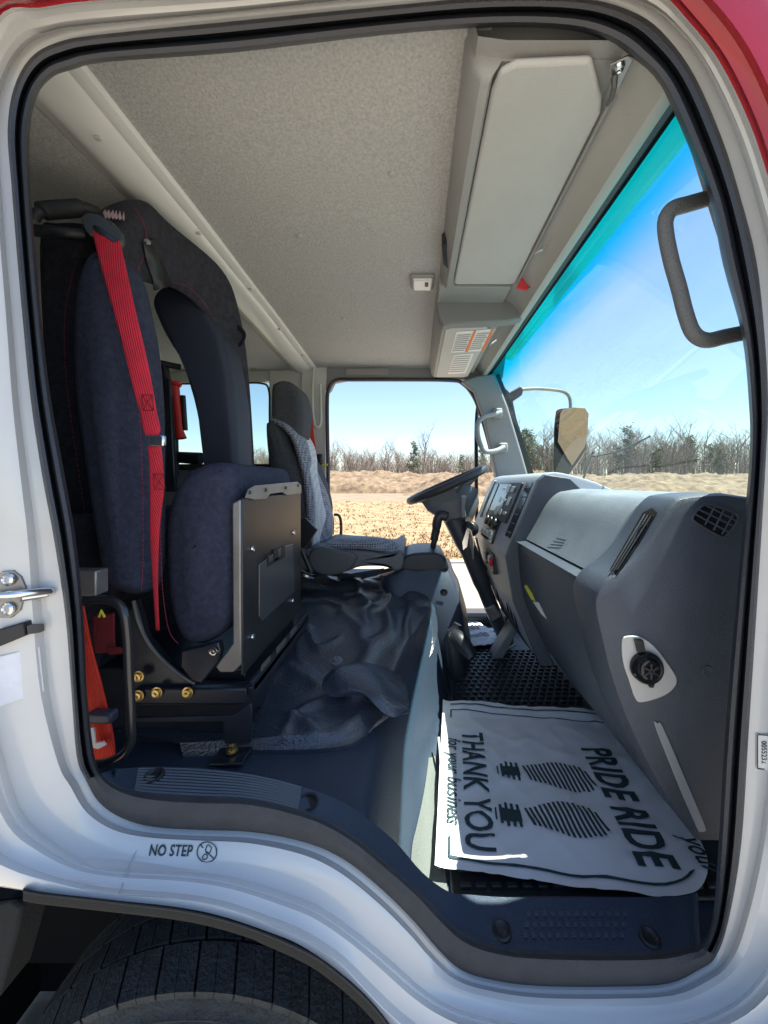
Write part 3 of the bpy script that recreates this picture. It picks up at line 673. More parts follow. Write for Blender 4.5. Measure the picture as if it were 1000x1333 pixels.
# --- overhead shelf with visors --------------------------------------------------------
def shelf(y0, y1, name, deep=.03):
    rt = empty(name, (0, 0, 0), T)
    h = 0 if deep > .02 else .055
    sec = [(.080-h*.1, 2.315), (.080, 2.30-h), (.090, 2.255-h), (.104, 2.236-h), (.118, 2.236-h), (.124, 2.246-h), (.128, 2.258-h), (.322, 2.260-h), (.322, 2.315)]
    k = [(y0, .012), (y0+.006, .004), (y0+.014, 0), (y1-.014, 0), (y1-.006, .004), (y1, .012)]
    MB().loft([[Vector((x+(i if x < .2 else 0), y, z+(i if z < 2.25 else 0))) for x, z in sec] for y, i in k], closed=True, caps=True).build('shelf_box', consm, rt)
    return rt
s1 = shelf(.60, 1.275, 'overhead_shelf'); s2 = shelf(1.405, 2.13, 'overhead_shelf', 0)
# near end cheek of the shelf, curved into the ceiling
MB().loft([[Vector((x, y, z)) for x, z in ((.082, 2.31), (.095, 2.268), (.14, 2.262), (.34, 2.262), (.385, 2.25))] for y in (.575, .66)]).build('shelf_cheek', consm, s1)
def visor(Ya, Yb, parent, z0=2.240, full=True):
    k_ = (z0-1.6)/.6; xa, xb = .118*k_, .303*k_
    if full: out = [(xa+.03, Ya), (xb-.055, Ya-.005), (xb-.01, Ya+.055), (xb, Ya+.08), (xb, Yb-.01), (xb-.01, Yb), (xa+.01, Yb), (xa, Yb-.01), (xa, Ya+.04), (xa+.008, Ya+.012)]
    else: out = [(xa+.02, Ya), (xb-.03, Ya), (xb, Ya+.03), (xb, Yb-.02), (xb-.02, Yb), (xa+.01, Yb), (xa, Yb-.01), (xa, Ya+.02)]
    rt = empty('sun_visor', (0, 0, 0), parent)  # group of the visor's own pieces
    v = MB().prism([Vector((x, y, z0)) for x, y in out], (0, 0, .013)).build('visor_panel', visorm, parent, bevel=.006, seg=3)
    bpy.data.objects.remove(rt); return v
v1 = visor(.588, 1.245, s1); v2 = visor(1.43, 2.11, s2, z0=2.176, full=False)
# visor hinge rod, clip and mount
MB().tube([Vector((.331, .64, 2.245)), Vector((.331, 1.24, 2.245))], .0035, 8).build('visor_rod', consm, s1)
MB().prism([PZ(x, y, 2.24) for x, y in [(793, 82), (818, 70), (826, 72), (808, 110), (797, 118)]], (0, 0, -.004)).build('visor_mount', steelg, s1, bevel=.003)
MB().lathe(PZ(807, 87, 2.235), (0, 0, -1), [(.008, 0), (.006, .004), (.003, .002), (0, .002)], 14).build('mount_screw', chrome, s1)
MB().tube([PZ(800, 100, 2.232), PZ(800, 112, 2.222), PZ(796, 128, 2.222), PZ(791, 136, 2.23)], [.006, .0045, .004, .003], 8).build('visor_arm', mat('dark_plastic_arm', (.08, .08, .08), .4), s1)
MB().tube([PZ(712, 320, 2.232), PZ(704, 325, 2.222), PZ(697, 330, 2.232)], .004, 8).build('visor_clip', chrome, s1)
MB().prism([PZ(575, 318, 2.26), PZ(582, 314, 2.26), PZ(584, 352, 2.24), PZ(577, 345, 2.24)], (0, 0, .03)).build('shelf_pull', black, s1, bevel=.003)
# centre of the overhead area between the shelves
MB().box((.20, 1.345, 2.270), (.24, .15, .05)).build('overhead_centre', consm, T, bevel=.006)
cb = MB().prism([P(x, y, 1.38) for x, y in [(568, 393), (576, 388), (660, 387), (684, 402), (683, 413), (662, 418), (590, 421), (577, 424), (571, 412)]], (0, .05, 0)).build('shelf_end', mat('shelf_end_plastic', (.19, .20, .205), .5, bump=.3, bscale=500), s2, bevel=.006, seg=3)
mb = MB()
mb.prism([P(672, 374, 1.22), P(680, 361, 1.22), P(693, 363, 1.22), P(686, 377, 1.22)], (0, .006, -.002))
tagp = mb.build('red_label', mat('red_label', (.6, .05, .06), .5), s1)
mb = MB()
for k in range(4): mb.box(P(690+k*4.5, 368+k*2.6, 1.22), (.006, .006, .03))
mb.build('microphone_grille', gloss, s1)
# warning stickers on the driver's visor
vz = 2.1748
def vq(pts, z=vz): return [PZ(x, y, z) for x, y in pts]
lb = MB().add(vq([(594, 432), (645, 428), (628, 457), (587, 459)]), [(0, 1, 2, 3)]).build('warning_sticker', labelm, s2, smooth=False)
mb = MB(); mb.add(vq([(617, 430.5), (620.5, 430), (609, 458), (605, 458)], vz-.001), [(0, 1, 2, 3)]); mb.add(vq([(640, 428.5), (644, 428), (630, 456), (626, 457)], vz-.001), [(0, 1, 2, 3)])
mb.build('sticker_band', labelr, lb, smooth=False)
mb = MB(); rnd = random.Random(4)
for k in range(9):
    f = k/9.; 
    for (xa, ya, xb, yb) in ((595, 434, 615, 432), (621, 432, 639, 430.5)):
        y = ya+2+f*23; dx = -(7 if xa < 600 else 12)*f-1; mb.add(vq([(xa+dx+1, y), (xb+dx-rnd.random()*4, y-1), (xb+dx-rnd.random()*4, y+.1), (xa+dx+1, y+1)], vz-.001), [(0, 1, 2, 3)])
mb.build('sticker_print', mat('grey_print', (.3, .3, .3), .6), lb, smooth=False)
lb = MB().add(vq([(591, 462), (617, 460), (606, 486), (583, 487)]), [(0, 1, 2, 3)]).build('warning_sticker', labelm, s2, smooth=False)
mb = MB()
for k in range(8):
    y = 464+k*2.8; dx = -k*1.1; mb.add(vq([(592+dx, y), (613+dx, y-1), (613+dx, y), (592+dx, y+1)], vz-.001), [(0, 1, 2, 3)])
mb.build('sticker_print', mat('grey_print', (.3, .3, .3), .6), lb, smooth=False)
MB().tube([PZ(646, 442, 2.178), PZ(641, 446, 2.168), PZ(639, 450, 2.178)], .004, 8).build('visor_clip', chrome, s2)

# --- near A-pillar grab handle ---------------------------------------------------------
MB().tube(pxpath([(945,250,.645),(922,258,.635),(895,266,.625),(876,272,.62),(867,285,.62),(867,305,.62),(874,340,.62),(884,375,.62),(893,410,.62),(903,434,.62),(920,443,.625),(945,438,.635),(975,432,.645)], 6), .0125, 16, flat=.8).build('pillar_grab_handle', mat('handle_plastic', (.13, .135, .14), .45, bump=.8, bscale=500), T)

# --- dashboard -------------------------------------------------------------------------
dash = empty('dashboard', (0, 0, 0), T)
PR = [(.506,.957),(.470,1.005),(.435,1.057),(.386,1.154),(.351,1.244),(.330,1.33),(.321,1.375),(.323,1.400),(.340,1.425),(.371,1.447),(.408,1.486),(.440,1.535),(.460,1.562),(.490,1.576),(.60,1.574),(.78,1.50),(.82,1.4),(.82,.957)]
def dsec(prof, y, ins): 
    cx_, cz_ = .58, 1.25; out = []
    for x, z in prof:
        d = Vector((x-cx_, z-cz_)); d.normalize(); out.append(Vector((x-d.x*ins, y, z-d.y*ins)))
    return out
def dloft(prof, y0, y1, name, m, r=.010, ins=0, parent=dash):
    p = [(q.x, q.y) for q in cr([(x, z, 0) for x, z in prof], 3)]
    ys = [(y0, r), (y0+.3*r, .3*r), (y0+r, 0), (y1-r, 0), (y1-.3*r, .3*r), (y1, r)]
    return MB().loft([dsec(p, y, i+ins) for y, i in ys], closed=True, caps=True).build(name, m, parent)
endp = dloft(PR, .682, .790, 'dash_end_panel', dashm, r=.014)
# glovebox: face below, sloped lid above
GF = [(.506,.957),(.470,1.005),(.435,1.057),(.386,1.154),(.358,1.244),(.348,1.33),(.345,1.375),(.350,1.396),(.362,1.404),(.62,1.404),(.62,.957)]
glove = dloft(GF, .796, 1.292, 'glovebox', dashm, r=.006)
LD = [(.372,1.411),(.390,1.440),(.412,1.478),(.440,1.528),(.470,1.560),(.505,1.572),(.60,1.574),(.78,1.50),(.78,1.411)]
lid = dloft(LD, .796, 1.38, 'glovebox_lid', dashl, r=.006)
core = MB().box((.62, 1.35, 1.22), (.24, 1.30, .50)).build('dash_core', black, dash)
etree = bvh(endp)
# long air vent in the bevel between lid and end panel
ltree = bvh(lid, endp, glove)
MB().prism([hit(etree, x, y, .0008) for x, y in [(795,742),(838,668),(850,662),(856,668),(828,715),(803,750)]], (-.001, 0, .001)).build('dash_vent', gloss, dash, smooth=False)
mb = MB()
for k in (-1, 0, 1):
    mb.tube([hit(etree, 800+k*4, 745-k, .004), hit(etree, 846+k*4, 672+k, .004)], .0016, 5)
for k in range(8): 
    mb.box(hit(etree, 829+k*1.8, 708-k*3.2, .006), (.008, .003, .003))
mb.build('vent_slat', black, dash)
# defroster grille in the end panel
gr = MB().prism([hit(etree, x, y, .001) for x, y in [(901,672),(912,659),(922,657),(946,664),(960,674),(944,698),(934,697),(905,680)]], (0, -.001, 0)).build('side_defroster', gloss, dash, smooth=False)
mb = MB()
for (a, b) in (((903,669),(946,692)),((908,663),(952,684)),((918,658),(957,678)),((928,660),(916,683)),((940,664),(927,690)),((952,670),(938,695))):
    mb.tube([hit(etree, *a, .0035), hit(etree, *b, .0035)], .0016, 5)
for q in ([(901,672),(912,659),(922,657),(946,664),(960,674),(944,698),(934,697),(905,680)],):
    mb.tube(cr([hit(etree, x, y, .002) for x, y in q], 3, True), .0022, 6, closed=True)
mb.build('defroster_slat', dashm, dash)
# power outlet
out = [(809,832),(818,827),(834,829),(850,840),(866,860),(879,880),(877,893),(862,905),(835,913),(826,908),(818,885),(810,860)]
po = MB().prism(cr([hit(etree, x, y, .0) for x, y in out], 3, True), (0, -.004, 0)).build('outlet_plate', mat('outlet_plate', (.50, .49, .47), .45), dash, bevel=.0015)
c = hit(etree, 838, 866, .004)
MB().lathe(c, (0, -1, .05), [(.0275, 0), (.0275, .010), (.025, .014), (.019, .013), (.017, .017), (.014, .018), (.006, .016), (0, .016)], 32).build('outlet_cap', gloss, po)
mb = MB(); mb.prism([hit(etree, x, y, .006) for x, y in [(822,829),(833,830),(836,845),(826,846)]], (0, -.006, 0)); mb.prism([hit(etree, x, y, .006) for x, y in [(838,885),(848,884),(846,891),(841,891)]], (0, -.006, 0))
for k in range(3): mb.box(c+Vector((0, -.018, 0)), (.004, .004, .028), Matrix.Rotation(k*math.pi/3, 3, 'Y'))
mb.build('outlet_hinge', black, po, bevel=.001)
MB().prism(cr([hit(etree, x, y, .0) for x, y in [(852,944),(856,941),(862,945),(890,1010),(916,1072),(917,1080),(911,1081),(906,1076),(880,1015)]], 3, True), (0, -.003, 0)).build('courtesy_strip', mat('grey_strip', (.30, .31, .33), .4), dash, bevel=.001)
MB().lathe(hit(etree, 921, 873, 0), (0, -1, 0), [(.010, 0), (.009, .0025), (.006, .002), (0, .001)], 20).build('dash_plug', dashm, dash)
# embossed vent marks on the lid
mb = MB()
for k in range(4): mb.tube([hit(ltree, 716+k*4-3, 712-k*4, .0001), hit(ltree, 731+k*2, 713-k*3.4, .0001)] , .0006, 4)
mb.build('lid_emboss', dashm, dash)
# sticker on the glovebox side
gt = bvh(glove)
y_ = decal('caution_sticker', gt, [[(683, 763), (686, 761), (694, 773), (698, 783), (692, 780)]], yellow, dash)
decal('caution_sticker_text', gt, [[(694, 783), (702, 784), (713, 806), (706, 800)]], labelm, dash)
# centre stack
SP = [(.405,1.02),(.352,1.16),(.330,1.28),(.315,1.345),(.318,1.372),(.365,1.49),(.413,1.603),(.440,1.628),(.50,1.632),(.66,1.58),(.70,1.50),(.70,1.02)]
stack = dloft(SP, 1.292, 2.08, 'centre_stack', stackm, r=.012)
wing = MB().prism([Vector((x, 1.284, z)) for x, z in [(.42,.985),(.33,1.20),(.305,1.35),(.318,1.385),(.41,1.606),(.435,1.628),(.52,1.615),(.56,1.575),(.49,1.56),(.44,1.49),(.40,1.425),(.385,1.39),(.37,1.30),(.40,1.15),(.47,.985)]], (0, .022, 0)).build('stack_side', dashm, dash, bevel=.004)
st = bvh(stack)
# stack furniture placed on the sloped face: face runs from (.318,1.372) to (.413,1.603)
FA, FB = Vector((.318, 0, 1.372)), Vector((.413, 0, 1.603)); fu = (FB-FA).normalized(); fn = Vector((-fu.z, 0, fu.x))
FR = Matrix((( -fn.x, 0, fu.x), (0, 1, 0), (-fn.z, 0, fu.z)))
def onface(y, v, w_, h, d, off=0): # y centre, v fraction up the face
    c_ = FA.lerp(FB, v)+Vector((0, y, 0))+fn*(d/2+off-.002)
    return c_, (d, w_, h)
def fbox(mb, y, v, w_, h, d, off=0): c_, s_ = onface(y, v, w_, h, d, off); return mb.box(c_, s_, FR)
fbox(MB(), 1.365, .56, .075, .21, .006).build('stack_vent', gloss, dash, bevel=.003)
mb = MB()
for k in range(6): fbox(mb, 1.365, .22+k*.135, .066, .004, .006, .003)
mb.build('stack_vent_slat', dashm, dash)
fbox(MB(), 1.62, .64, .36, .165, .012).build('radio_bezel', black, dash, bevel=.003)
fbox(MB(), 1.68, .68, .20, .13, .004, .011).build('radio_screen', mat('radio_screen', (.33, .46, .48), .12), dash)
for r_ in range(3):
    for c_ in range(3): fbox(MB(), 1.50+c_*.07+.01*r_, .45+r_*.20, .05-.012*((r_+c_) % 2), .012+.012*((r_*2+c_) % 3), .003, .013).build('radio_key', mat('radio_key', (.50, .52, .52), .3), dash, bevel=.002)
fbox(MB(), 1.66, .12, .26, .10, .010).build('climate_panel', gloss, dash, bevel=.003)
for k in range(3):
    c_, s_ = onface(1.58+k*.08, .24, .03, .03, .02); MB().lathe(c_, fn, [(.024, -.008), (.022, .012), (0, .013)], 18).build('climate_knob', black, dash)
    fbox(MB(), 1.58+k*.08, .03, .06, .026, .018).build('climate_switch', mat('radio_key', (.50, .52, .52), .3), dash, bevel=.002)
fbox(MB(), 1.895, .62, .11, .17, .008).build('switch_pocket', gloss, dash, bevel=.003)
fbox(MB(), 2.01, .62, .05, .18, .008).build('switch_pocket', gloss, dash, bevel=.003)
fbox(MB(), 1.955, .62, .022, .20, .014).build('stack_divider', mat('stack_silver', (.35, .37, .40), .35), dash, bevel=.003)
# lower stack: lit beige fascia with small levers, clutter of wires
mb = MB()
mb.prism([Vector((.322, 1.31, 1.345)), Vector((.322, 1.92, 1.345)), Vector((.350, 1.92, 1.17)), Vector((.350, 1.31, 1.17))], (-.006, 0, 0)); mb.build('lower_fascia', mat('lower_fascia', (.30, .29, .27), .45, noise_amt=.05), dash, bevel=.004)
mb = MB(); mb.box((.325, 1.62, 1.27), (.02, .16, .08)); mb.build('switch_bank', black, dash, bevel=.004)
for k, m_ in enumerate((belt, silver, beltd, black, silver)):
    MB().box((.312, 1.565+k*.028, 1.275+.01*(k % 2)), (.016, .016, .03)).build('rocker_switch', m_, dash, bevel=.002)
mb = MB(); rnd = random.Random(8)
for k in range(7):
    y = 1.40+k*.05; mb.tube(cr([(.36, y, 1.17), (.37+rnd.random()*.02, y+.03, 1.09), (.40, y+rnd.random()*.05, 1.02), (.46, y, .95)], 4), .004, 5)
mb.build('wiring_loom', black, dash)

# --- steering ---------------------------------------------------------------------------
swp = empty('steering_wheel', (0, 0, 0), T)
c = P(582, 631, 1.86); tl = math.atan2(44, 100)
ux = Vector((math.cos(tl), 0, math.sin(tl))); uy = Vector((0, 1, 0)); un = ux.cross(uy)
MB().tube([c+(ux*math.cos(a)+uy*math.sin(a))*.195 for a in [i/64*2*math.pi for i in range(64)]], .018, 12, closed=True).build('wheel_rim', mat('wheel_grip', (.035, .036, .04), .45, bump=.5, bscale=400), swp)
hub = c-un*.05 if un.z > 0 else c+un*.05
mb = MB()
for a in (R(0), R(180), R(70), R(-70)):
    mb.tube([hub+(ux*math.cos(a)+uy*math.sin(a))*.05, c+(ux*math.cos(a)+uy*math.sin(a))*.188], [.02, .012], 8, flat=.5)
mb.build('wheel_spoke', mat('spoke_plastic', (.16, .165, .17), .4), swp)
MB().lathe(hub, un if un.z > 0 else -un, [(.055, -.03), (.075, -.01), (.07, .02), (.05, .03), (0, .034)], 32).build('wheel_hub', clothg, swp)
cn = empty('steering_column', (0, 0, 0), T)
MB().loft([cr([P(x, y, Y) for x, y, Y in r_], 4, True) for r_ in (
    [(548,652,1.82),(575,640,1.80),(610,632,1.80),(622,640,1.86),(606,645,1.95),(570,650,1.95)],
    [(556,664,1.80),(580,655,1.76),(612,648,1.77),(624,655,1.86),(608,662,1.96),(574,668,1.95)],
    [(578,678,1.80),(592,675,1.77),(608,672,1.78),(616,676,1.85),(606,682,1.93),(590,685,1.92)])], closed=True, caps=True).build('column_shroud', mat('shroud', (.13, .14, .155), .45), cn)
MB().tube(pxpath([(585,665,1.86),(605,705,1.86),(622,745,1.88),(640,790,1.9),(660,835,1.92)], 4), [.048]*5+[.042]*5+[.036]*7, 14).build('column_tube', mat('column_tube', (.06, .065, .075), .45), cn)
MB().lathe(P(611, 688, 1.80), (-.5, -.85, .2), [(.036, -.03), (.036, .004), (.030, .012), (.018, .013), (.016, .006), (0, .006)], 28).build('ignition_barrel', black, cn)
MB().lathe(P(610, 688, 1.785), (-.5, -.85, .2), [(.012, -.01), (.012, .006), (0, .007)], 20).build('key_ring', chrome, cn)
MB().prism([P(x, y, 1.77) for x, y in [(608,688),(612,688),(608,712),(603,716),(602,706)]], (0, .003, 0)).build('ignition_key', chrome, cn)
MB().tube([P(612, 690, 1.77), P(615, 705, 1.77), P(616, 728, 1.78)], [.004, .008, .004], 6).build('key_tag', mat('key_tag', (.3, .25, .22), .5), cn)
MB().tube([P(604, 672, 1.72), P(603, 660, 1.69), P(604, 646, 1.66)], [.009, .008, .011], 10).build('column_stalk', mat('stalk', (.35, .35, .36), .35), cn)
MB().tube(pxpath([(620,700,1.84),(630,735,1.80),(645,750,1.84),(668,760,1.9)], 4), .005, 6).build('column_cable', black, cn)
MB().box(P(642, 797, 1.86), (.05, .02, .07), Matrix.Rotation(R(-30), 3, 'Y')).build('column_clamp', steelg, cn, bevel=.004)

# --- gear lever and console -----------------------------------------------------------
con = empty('centre_console', (0, 0, 0), T)
cs = [[(520,728,1.68),(545,722,1.67),(572,722,1.67),(582,730,1.70),(580,726,1.92),(522,724,1.92)],
      [(518,742,1.66),(545,738,1.64),(575,738,1.64),(586,744,1.68),(584,740,1.94),(520,738,1.94)],
      [(500,750,1.64),(545,752,1.62),(580,752,1.62),(594,760,1.66),(588,750,1.96),(508,745,1.96)],
      [(503,775,1.60),(545,780,1.58),(585,785,1.58),(604,800,1.64),(596,780,1.96),(505,775,1.96)],
      [(505,850,1.59),(548,856,1.58),(590,862,1.58),(612,868,1.66),(606,850,1.96),(508,850,1.96)],
      [(505,892,1.60),(548,898,1.60),(594,905,1.60),(618,910,1.68),(615,890,1.96),(508,890,1.96)]]
MB().loft([cr([P(*q) for q in r_], 5, True) for r_ in cs], closed=True, caps=True).build('console_body', mat('console_plastic', (.04, .052, .08), .42, bump=.4, bscale=500), con)
MB().loft([cr([P(*q) for q in r_], 5, True) for r_ in ([(524,728,1.665),(545,724,1.66),(570,724,1.66),(578,730,1.66),(574,736,1.64),(527,737,1.64)], [(526,727,1.66),(545,723,1.655),(569,723,1.655),(576,730,1.655),(572,735,1.635),(529,736,1.635)])], closed=True, caps=True).build('console_tray', black, con)
MB().lathe(P(578, 771, 1.575), (0, -1, 0), [(.016, 0), (.015, .003), (.010, .001), (0, 0)], 20).build('console_plug', black, con)
pad([(521,742),(523,730),(530,723),(545,720),(566,720),(577,724),(582,731),(584,742),(570,746),(535,746)], 1.63, .28, .015).build('console_lid', mat('lid_plastic', (.022, .026, .036), .35, bump=.4, bscale=500), con)
gl_ = empty('gear_lever', (0, 0, 0), T)
MB().tube([P(561, 724, 1.80), P(566, 702, 1.79), P(569, 690, 1.78)], [.013, .014, .016], 10).build('lever_stem', mat('lever_boot', (.05, .04, .035), .6), gl_)
MB().tube(cr([P(565, 703, 1.79), P(568, 688, 1.78), P(570, 676, 1.77), P(575, 671, 1.77), P(583, 673, 1.77)], 4), [.019]*5+[.022]*6+[.024]*5+[.016], 12).build('lever_grip', mat('lever_grip', (.04, .042, .05), .4), gl_)
# parking brake lever / pedal-like lever beside the hump
MB().tube(cr([P(596, 880, 1.45), P(592, 850, 1.43), P(590, 828, 1.42), P(596, 812, 1.42)], 4), [.03]*5+[.028]*5+[.016]*3, 10, flat=.6).build('hand_brake_boot', rubber, T)
MB().tube(cr([P(588, 826, 1.42), P(600, 836, 1.38), P(616, 856, 1.34)], 4), [.02, .026, .03, .032, .032, .030, .027, .024, .018], 12).build('hand_brake_grip', black, T)
# pedals
for q in (((671, 838, 1.78), (650, 852, 1.78), (632, 873, 1.74)),):
    MB().tube(cr([P(*p) for p in q], 4), .008, 8).build('brake_pedal_arm', steelg, T)
MB().prism([P(x, y, 1.72) for x, y in [(668,815),(675,820),(650,868),(640,862)]], (0, .10, 0)).build('accelerator_pedal', mat('pedal_rubber', (.25, .25, .25), .5), T, bevel=.006)

# --- floor and hump ---------------------------------------------------------------------
def ss(a, b, x): t = max(0, min(1, (x-a)/(b-a))); return t*t*(3-2*t)
def floor_z(x, y):
    # upper deck under the seats, engine hump in the middle, footwell in front
    deck = .985+.0*y
    edge = -.11+.17*ss(1.0, 1.5, y)           # where the deck breaks down to the footwell
    top = deck+(.10*ss(.95, 1.45, y))*ss(-.75, -.45, x)*(1-ss(1.85, 2.1, y)*.8)
    wid = .15-.07*ss(1.1, 1.4, y)
    t = ss(edge, edge+wid, x)
    return top*(1-t)+.798*t
def floor_fn(x, y): return floor_z(x, y)+.0015*noise.noise(Vector((x*14, y*14, 0)))
fl = sheet(-.95, .84, .655, 2.15, floor_fn, 110, 100); fl.build('floor_covering', floorm, T)
sheet(-1.9, -.95, .60, 2.2, lambda x, y: .98, 4, 4).build('rear_floor', floorm, T)
cl = cr([(.040,1.10,0),(.022,.97,0),(.006,.87,0),(-.006,.79,0),(-.004,.72,0),(.02,.665,0)], 4); cq = cr([(.060,1.12,0),(.058,.97,0),(.058,.87,0),(.062,.79,0),(.068,.72,0),(.08,.665,0)], 4)
MB().loft([[Vector((a.lerp(b, t).x, a.lerp(b, t).y, floor_fn(a.lerp(b, t).x, a.lerp(b, t).y)+.005)) for t in [k/6 for k in range(7)]] for a, b in zip(cl, cq)]).build('carpet_strip', mat('light_carpet', (.17, .18, .17), .9, bump=1, bscale=500), T)
MB().tube(pxpath([(571,960,1.13),(574,1000,1.04),(571,1040,.95),(573,1090,.85),(572,1130,.79)]), .003, 6).build('floor_cable', mat('cream_cable', (.6, .6, .55), .5), T)
# vinyl engine cover, draped over deck and hump, with a bound edge
CREASE = []
for pts, A, wd_ in (([(345,905),(390,915),(430,940)], .016, .016), ([(350,880),(375,868),(400,890)], .012, .02), ([(395,800),(440,815),(480,850)], .012, .018),
        ([(450,760),(470,800),(478,840)], .014, .02), ([(495,765),(510,800),(500,845),(470,868)], .024, .022), ([(530,775),(540,810),(522,850)], .020, .018),
        ([(400,775),(450,768),(500,775)], .012, .016), ([(400,845),(420,850),(440,845)], .012, .012), ([(372,935),(400,905),(440,900)], .010, .014), ([(452,945),(470,925),(480,900)], .02, .018),
        ([(405,950),(440,945),(465,930)], .012, .014), ([(360,840),(385,830),(400,840)], .012, .02)):
    CREASE.append(([PZ(x, y, 1.05).xy for x, y in pts], A, wd_))
def crease(x, y):
    p = Vector((x, y)); z = 0
    for pts, A, wd_ in CREASE:
        d = 9
        for a, b in zip(pts, pts[1:]):
            t = max(0, min(1, (p-a).dot(b-a)/(b-a).length_squared)); d = min(d, (p-a.lerp(b, t)).length)
        if d < wd_*3: z += A*math.exp(-(d/wd_)**2)
    return z
def vin_z(x, y):
    z = floor_z(x, y)+.032
    p = Vector((x, y, 0)); wp_ = p+.05*Vector((noise.noise(p*7), noise.noise(p*7+Vector((9, 0, 0))), 0))
    z += .022*noise.noise(p*3.4+Vector((3, 1, 0)))+.005*(1-abs(noise.noise(Vector((wp_.x*5+wp_.y*3, wp_.y*3, 5)))))**6
    z += crease(wp_.x, wp_.y)*.85
    z += .03*ss(1.3, 1.7, y)*ss(-.5, -.3, x)*abs(noise.noise(Vector((x*7, y*11, 2))))
    z += .035*ss(1.55, 1.75, y)*(1-ss(-.05, .02, x))
    return z
front = cr([(-.52,.860,0),(-.40,.868,0),(-.30,.868,0),(-.22,.872,0),(-.155,.885,0),(-.118,.92,0),(-.098,.97,0),(-.075,1.03,0),(-.05,1.10,0),(-.03,1.17,0),(.01,1.25,0),(.03,1.33,0),(.055,1.42,0),(.06,1.5,0),(.055,1.6,0),(.04,1.7,0)], 10)
back = cr([(-.72,.90,0),(-.72,1.05,0),(-.72,1.2,0),(-.70,1.35,0),(-.70,1.5,0),(-.68,1.65,0),(-.62,1.78,0),(-.52,1.80,0),(-.45,1.82,0),(-.38,1.83,0),(-.32,1.84,0),(-.26,1.84,0),(-.20,1.84,0),(-.12,1.84,0),(-.06,1.84,0),(.0,1.82,0)], 10)
rows = []
for k in range(101):
    t = k/100; row = []
    for a, b in zip(front, back):
        q = a.lerp(b, t); z = vin_z(q.x, q.y); z0 = floor_z(q.x, q.y)+.030; z = z0+(z-z0)*ss(.0, .10, t)
        e = ss(0, .07, t); z = z-(1-e)*.020+.010*math.exp(-((t-.035)/.018)**2)
        row.append(Vector((q.x, q.y, z)))
    rows.append(row)
skirt = [Vector((p.x, p.y, p.z-.02)) for p in rows[0]]
ec = MB().loft([skirt]+rows).build('engine_cover', vinyl, T)
# crumpled flaps of the cover
def flap(grid, name, amp, seed, parent):
    g2 = patch([[P(*q) for q in r_] for r_ in grid], 12, 12)
    for i, r_ in enumerate(g2):
        for j_, p in enumerate(r_):
            q = (1-abs(noise.noise(p*11+Vector((seed, 0, 0)))))**4+.5*noise.noise(p*25+Vector((0, seed, 0))); r_[j_] = p+Vector((0, -.4, 1))*q*amp
    return MB().loft(g2).build(name, vinyl, parent, solid=.005)
flap([[(422,882,1.06),(440,868,1.09),(468,863,1.11),(500,868,1.13),(522,880,1.13)],
      [(420,897,1.02),(440,874,1.05),(472,868,1.08),(507,880,1.08),(530,896,1.07)],
      [(436,908,1.00),(455,893,1.00),(486,886,1.02),(512,900,1.02),(532,912,1.02)],
      [(466,906,.99),(474,903,.98),(494,908,.97),(512,916,.97),(533,920,.99)],
      [(478,912,.985),(484,914,.965),(500,930,.95),(515,934,.95),(534,928,.98)]], 'cover_flap', .003, 3, ec)
flap([[(508,770,1.66),(530,764,1.68),(550,768,1.66),(562,780,1.62)],
      [(508,786,1.58),(530,772,1.58),(554,778,1.56),(567,796,1.53)],
      [(514,812,1.48),(536,790,1.48),(558,800,1.46),(570,822,1.44)],
      [(506,838,1.41),(530,826,1.38),(552,836,1.38),(563,850,1.36)],
      [(492,858,1.38),(520,858,1.33),(540,858,1.33),(552,868,1.32)]], 'cover_flap', .005, 9, ec)
et = bvh(ec)
c = hit(et, 438, 861, .0); MB().lathe(c, (0, -.3, 1), [(.020, -.003), (.018, .004), (.013, .005), (.009, .012), (.006, .013), (0, .008)], 18).build('cover_grommet', mat('grommet', (.16, .17, .19), .4), ec)

# --- passenger seat (high-backed) ------------------------------------------------------
ps = tag(empty('passenger_seat', (0, 0, 0), T), 'black high-backed seat with red stitching and its cushion folded up')
pad([(100,325),(85,370),(80,440),(84,520),(95,600),(107,680),(118,740),(130,768),(155,780),(176,776),(184,755),(187,680),(187,600),(186,520),(180,450),(170,390),(156,340),(130,314)], .78, .10, .046, wob=.0015, bulge=.012).build('side_bolster', seatm, ps)
pad([(44,295),(46,420),(56,560),(80,680),(100,770),(130,785),(148,770),(150,600),(148,400),(140,300),(110,285),(70,283)], .92, .10, .03, wob=.002, seed=3).build('backrest_shell', seatd, ps)
hood = patch([[P(*q) for q in r_] for r_ in (
 [(112,285,.84),(150,264,.85),(188,262,.88),(222,292,.95),(288,350,1.12),(310,400,1.2),(323,480,1.24),(331,600,1.26),(333,690,1.26)],
 [(118,300,.81),(150,285,.82),(182,290,.85),(214,318,.92),(272,366,1.09),(298,412,1.17),(314,490,1.205),(322,600,1.215),(324,690,1.215)],
 [(126,318,.80),(150,305,.80),(172,312,.83),(200,345,.90),(250,376,1.05),(284,420,1.13),(304,490,1.165),(313,600,1.17),(315,690,1.17)],
 [(130,330,.80),(150,330,.80),(168,345,.83),(192,368,.90),(232,378,1.02),(268,412,1.11),(295,480,1.15),(306,600,1.15),(308,690,1.15)])], 6, 5)
ho = MB().loft(hood).build('head_hood', seatd, ps, fix=True)
sm = ho.modifiers.new('s', 'SOLIDIFY'); sm.thickness = .12; sm.offset = 1 if ho.data.polygons[60].normal.dot(Vector((-.3, -1, .2))) < 0 else -1
bv = ho.modifiers.new('b', 'BEVEL'); bv.width = .012; bv.segments = 3
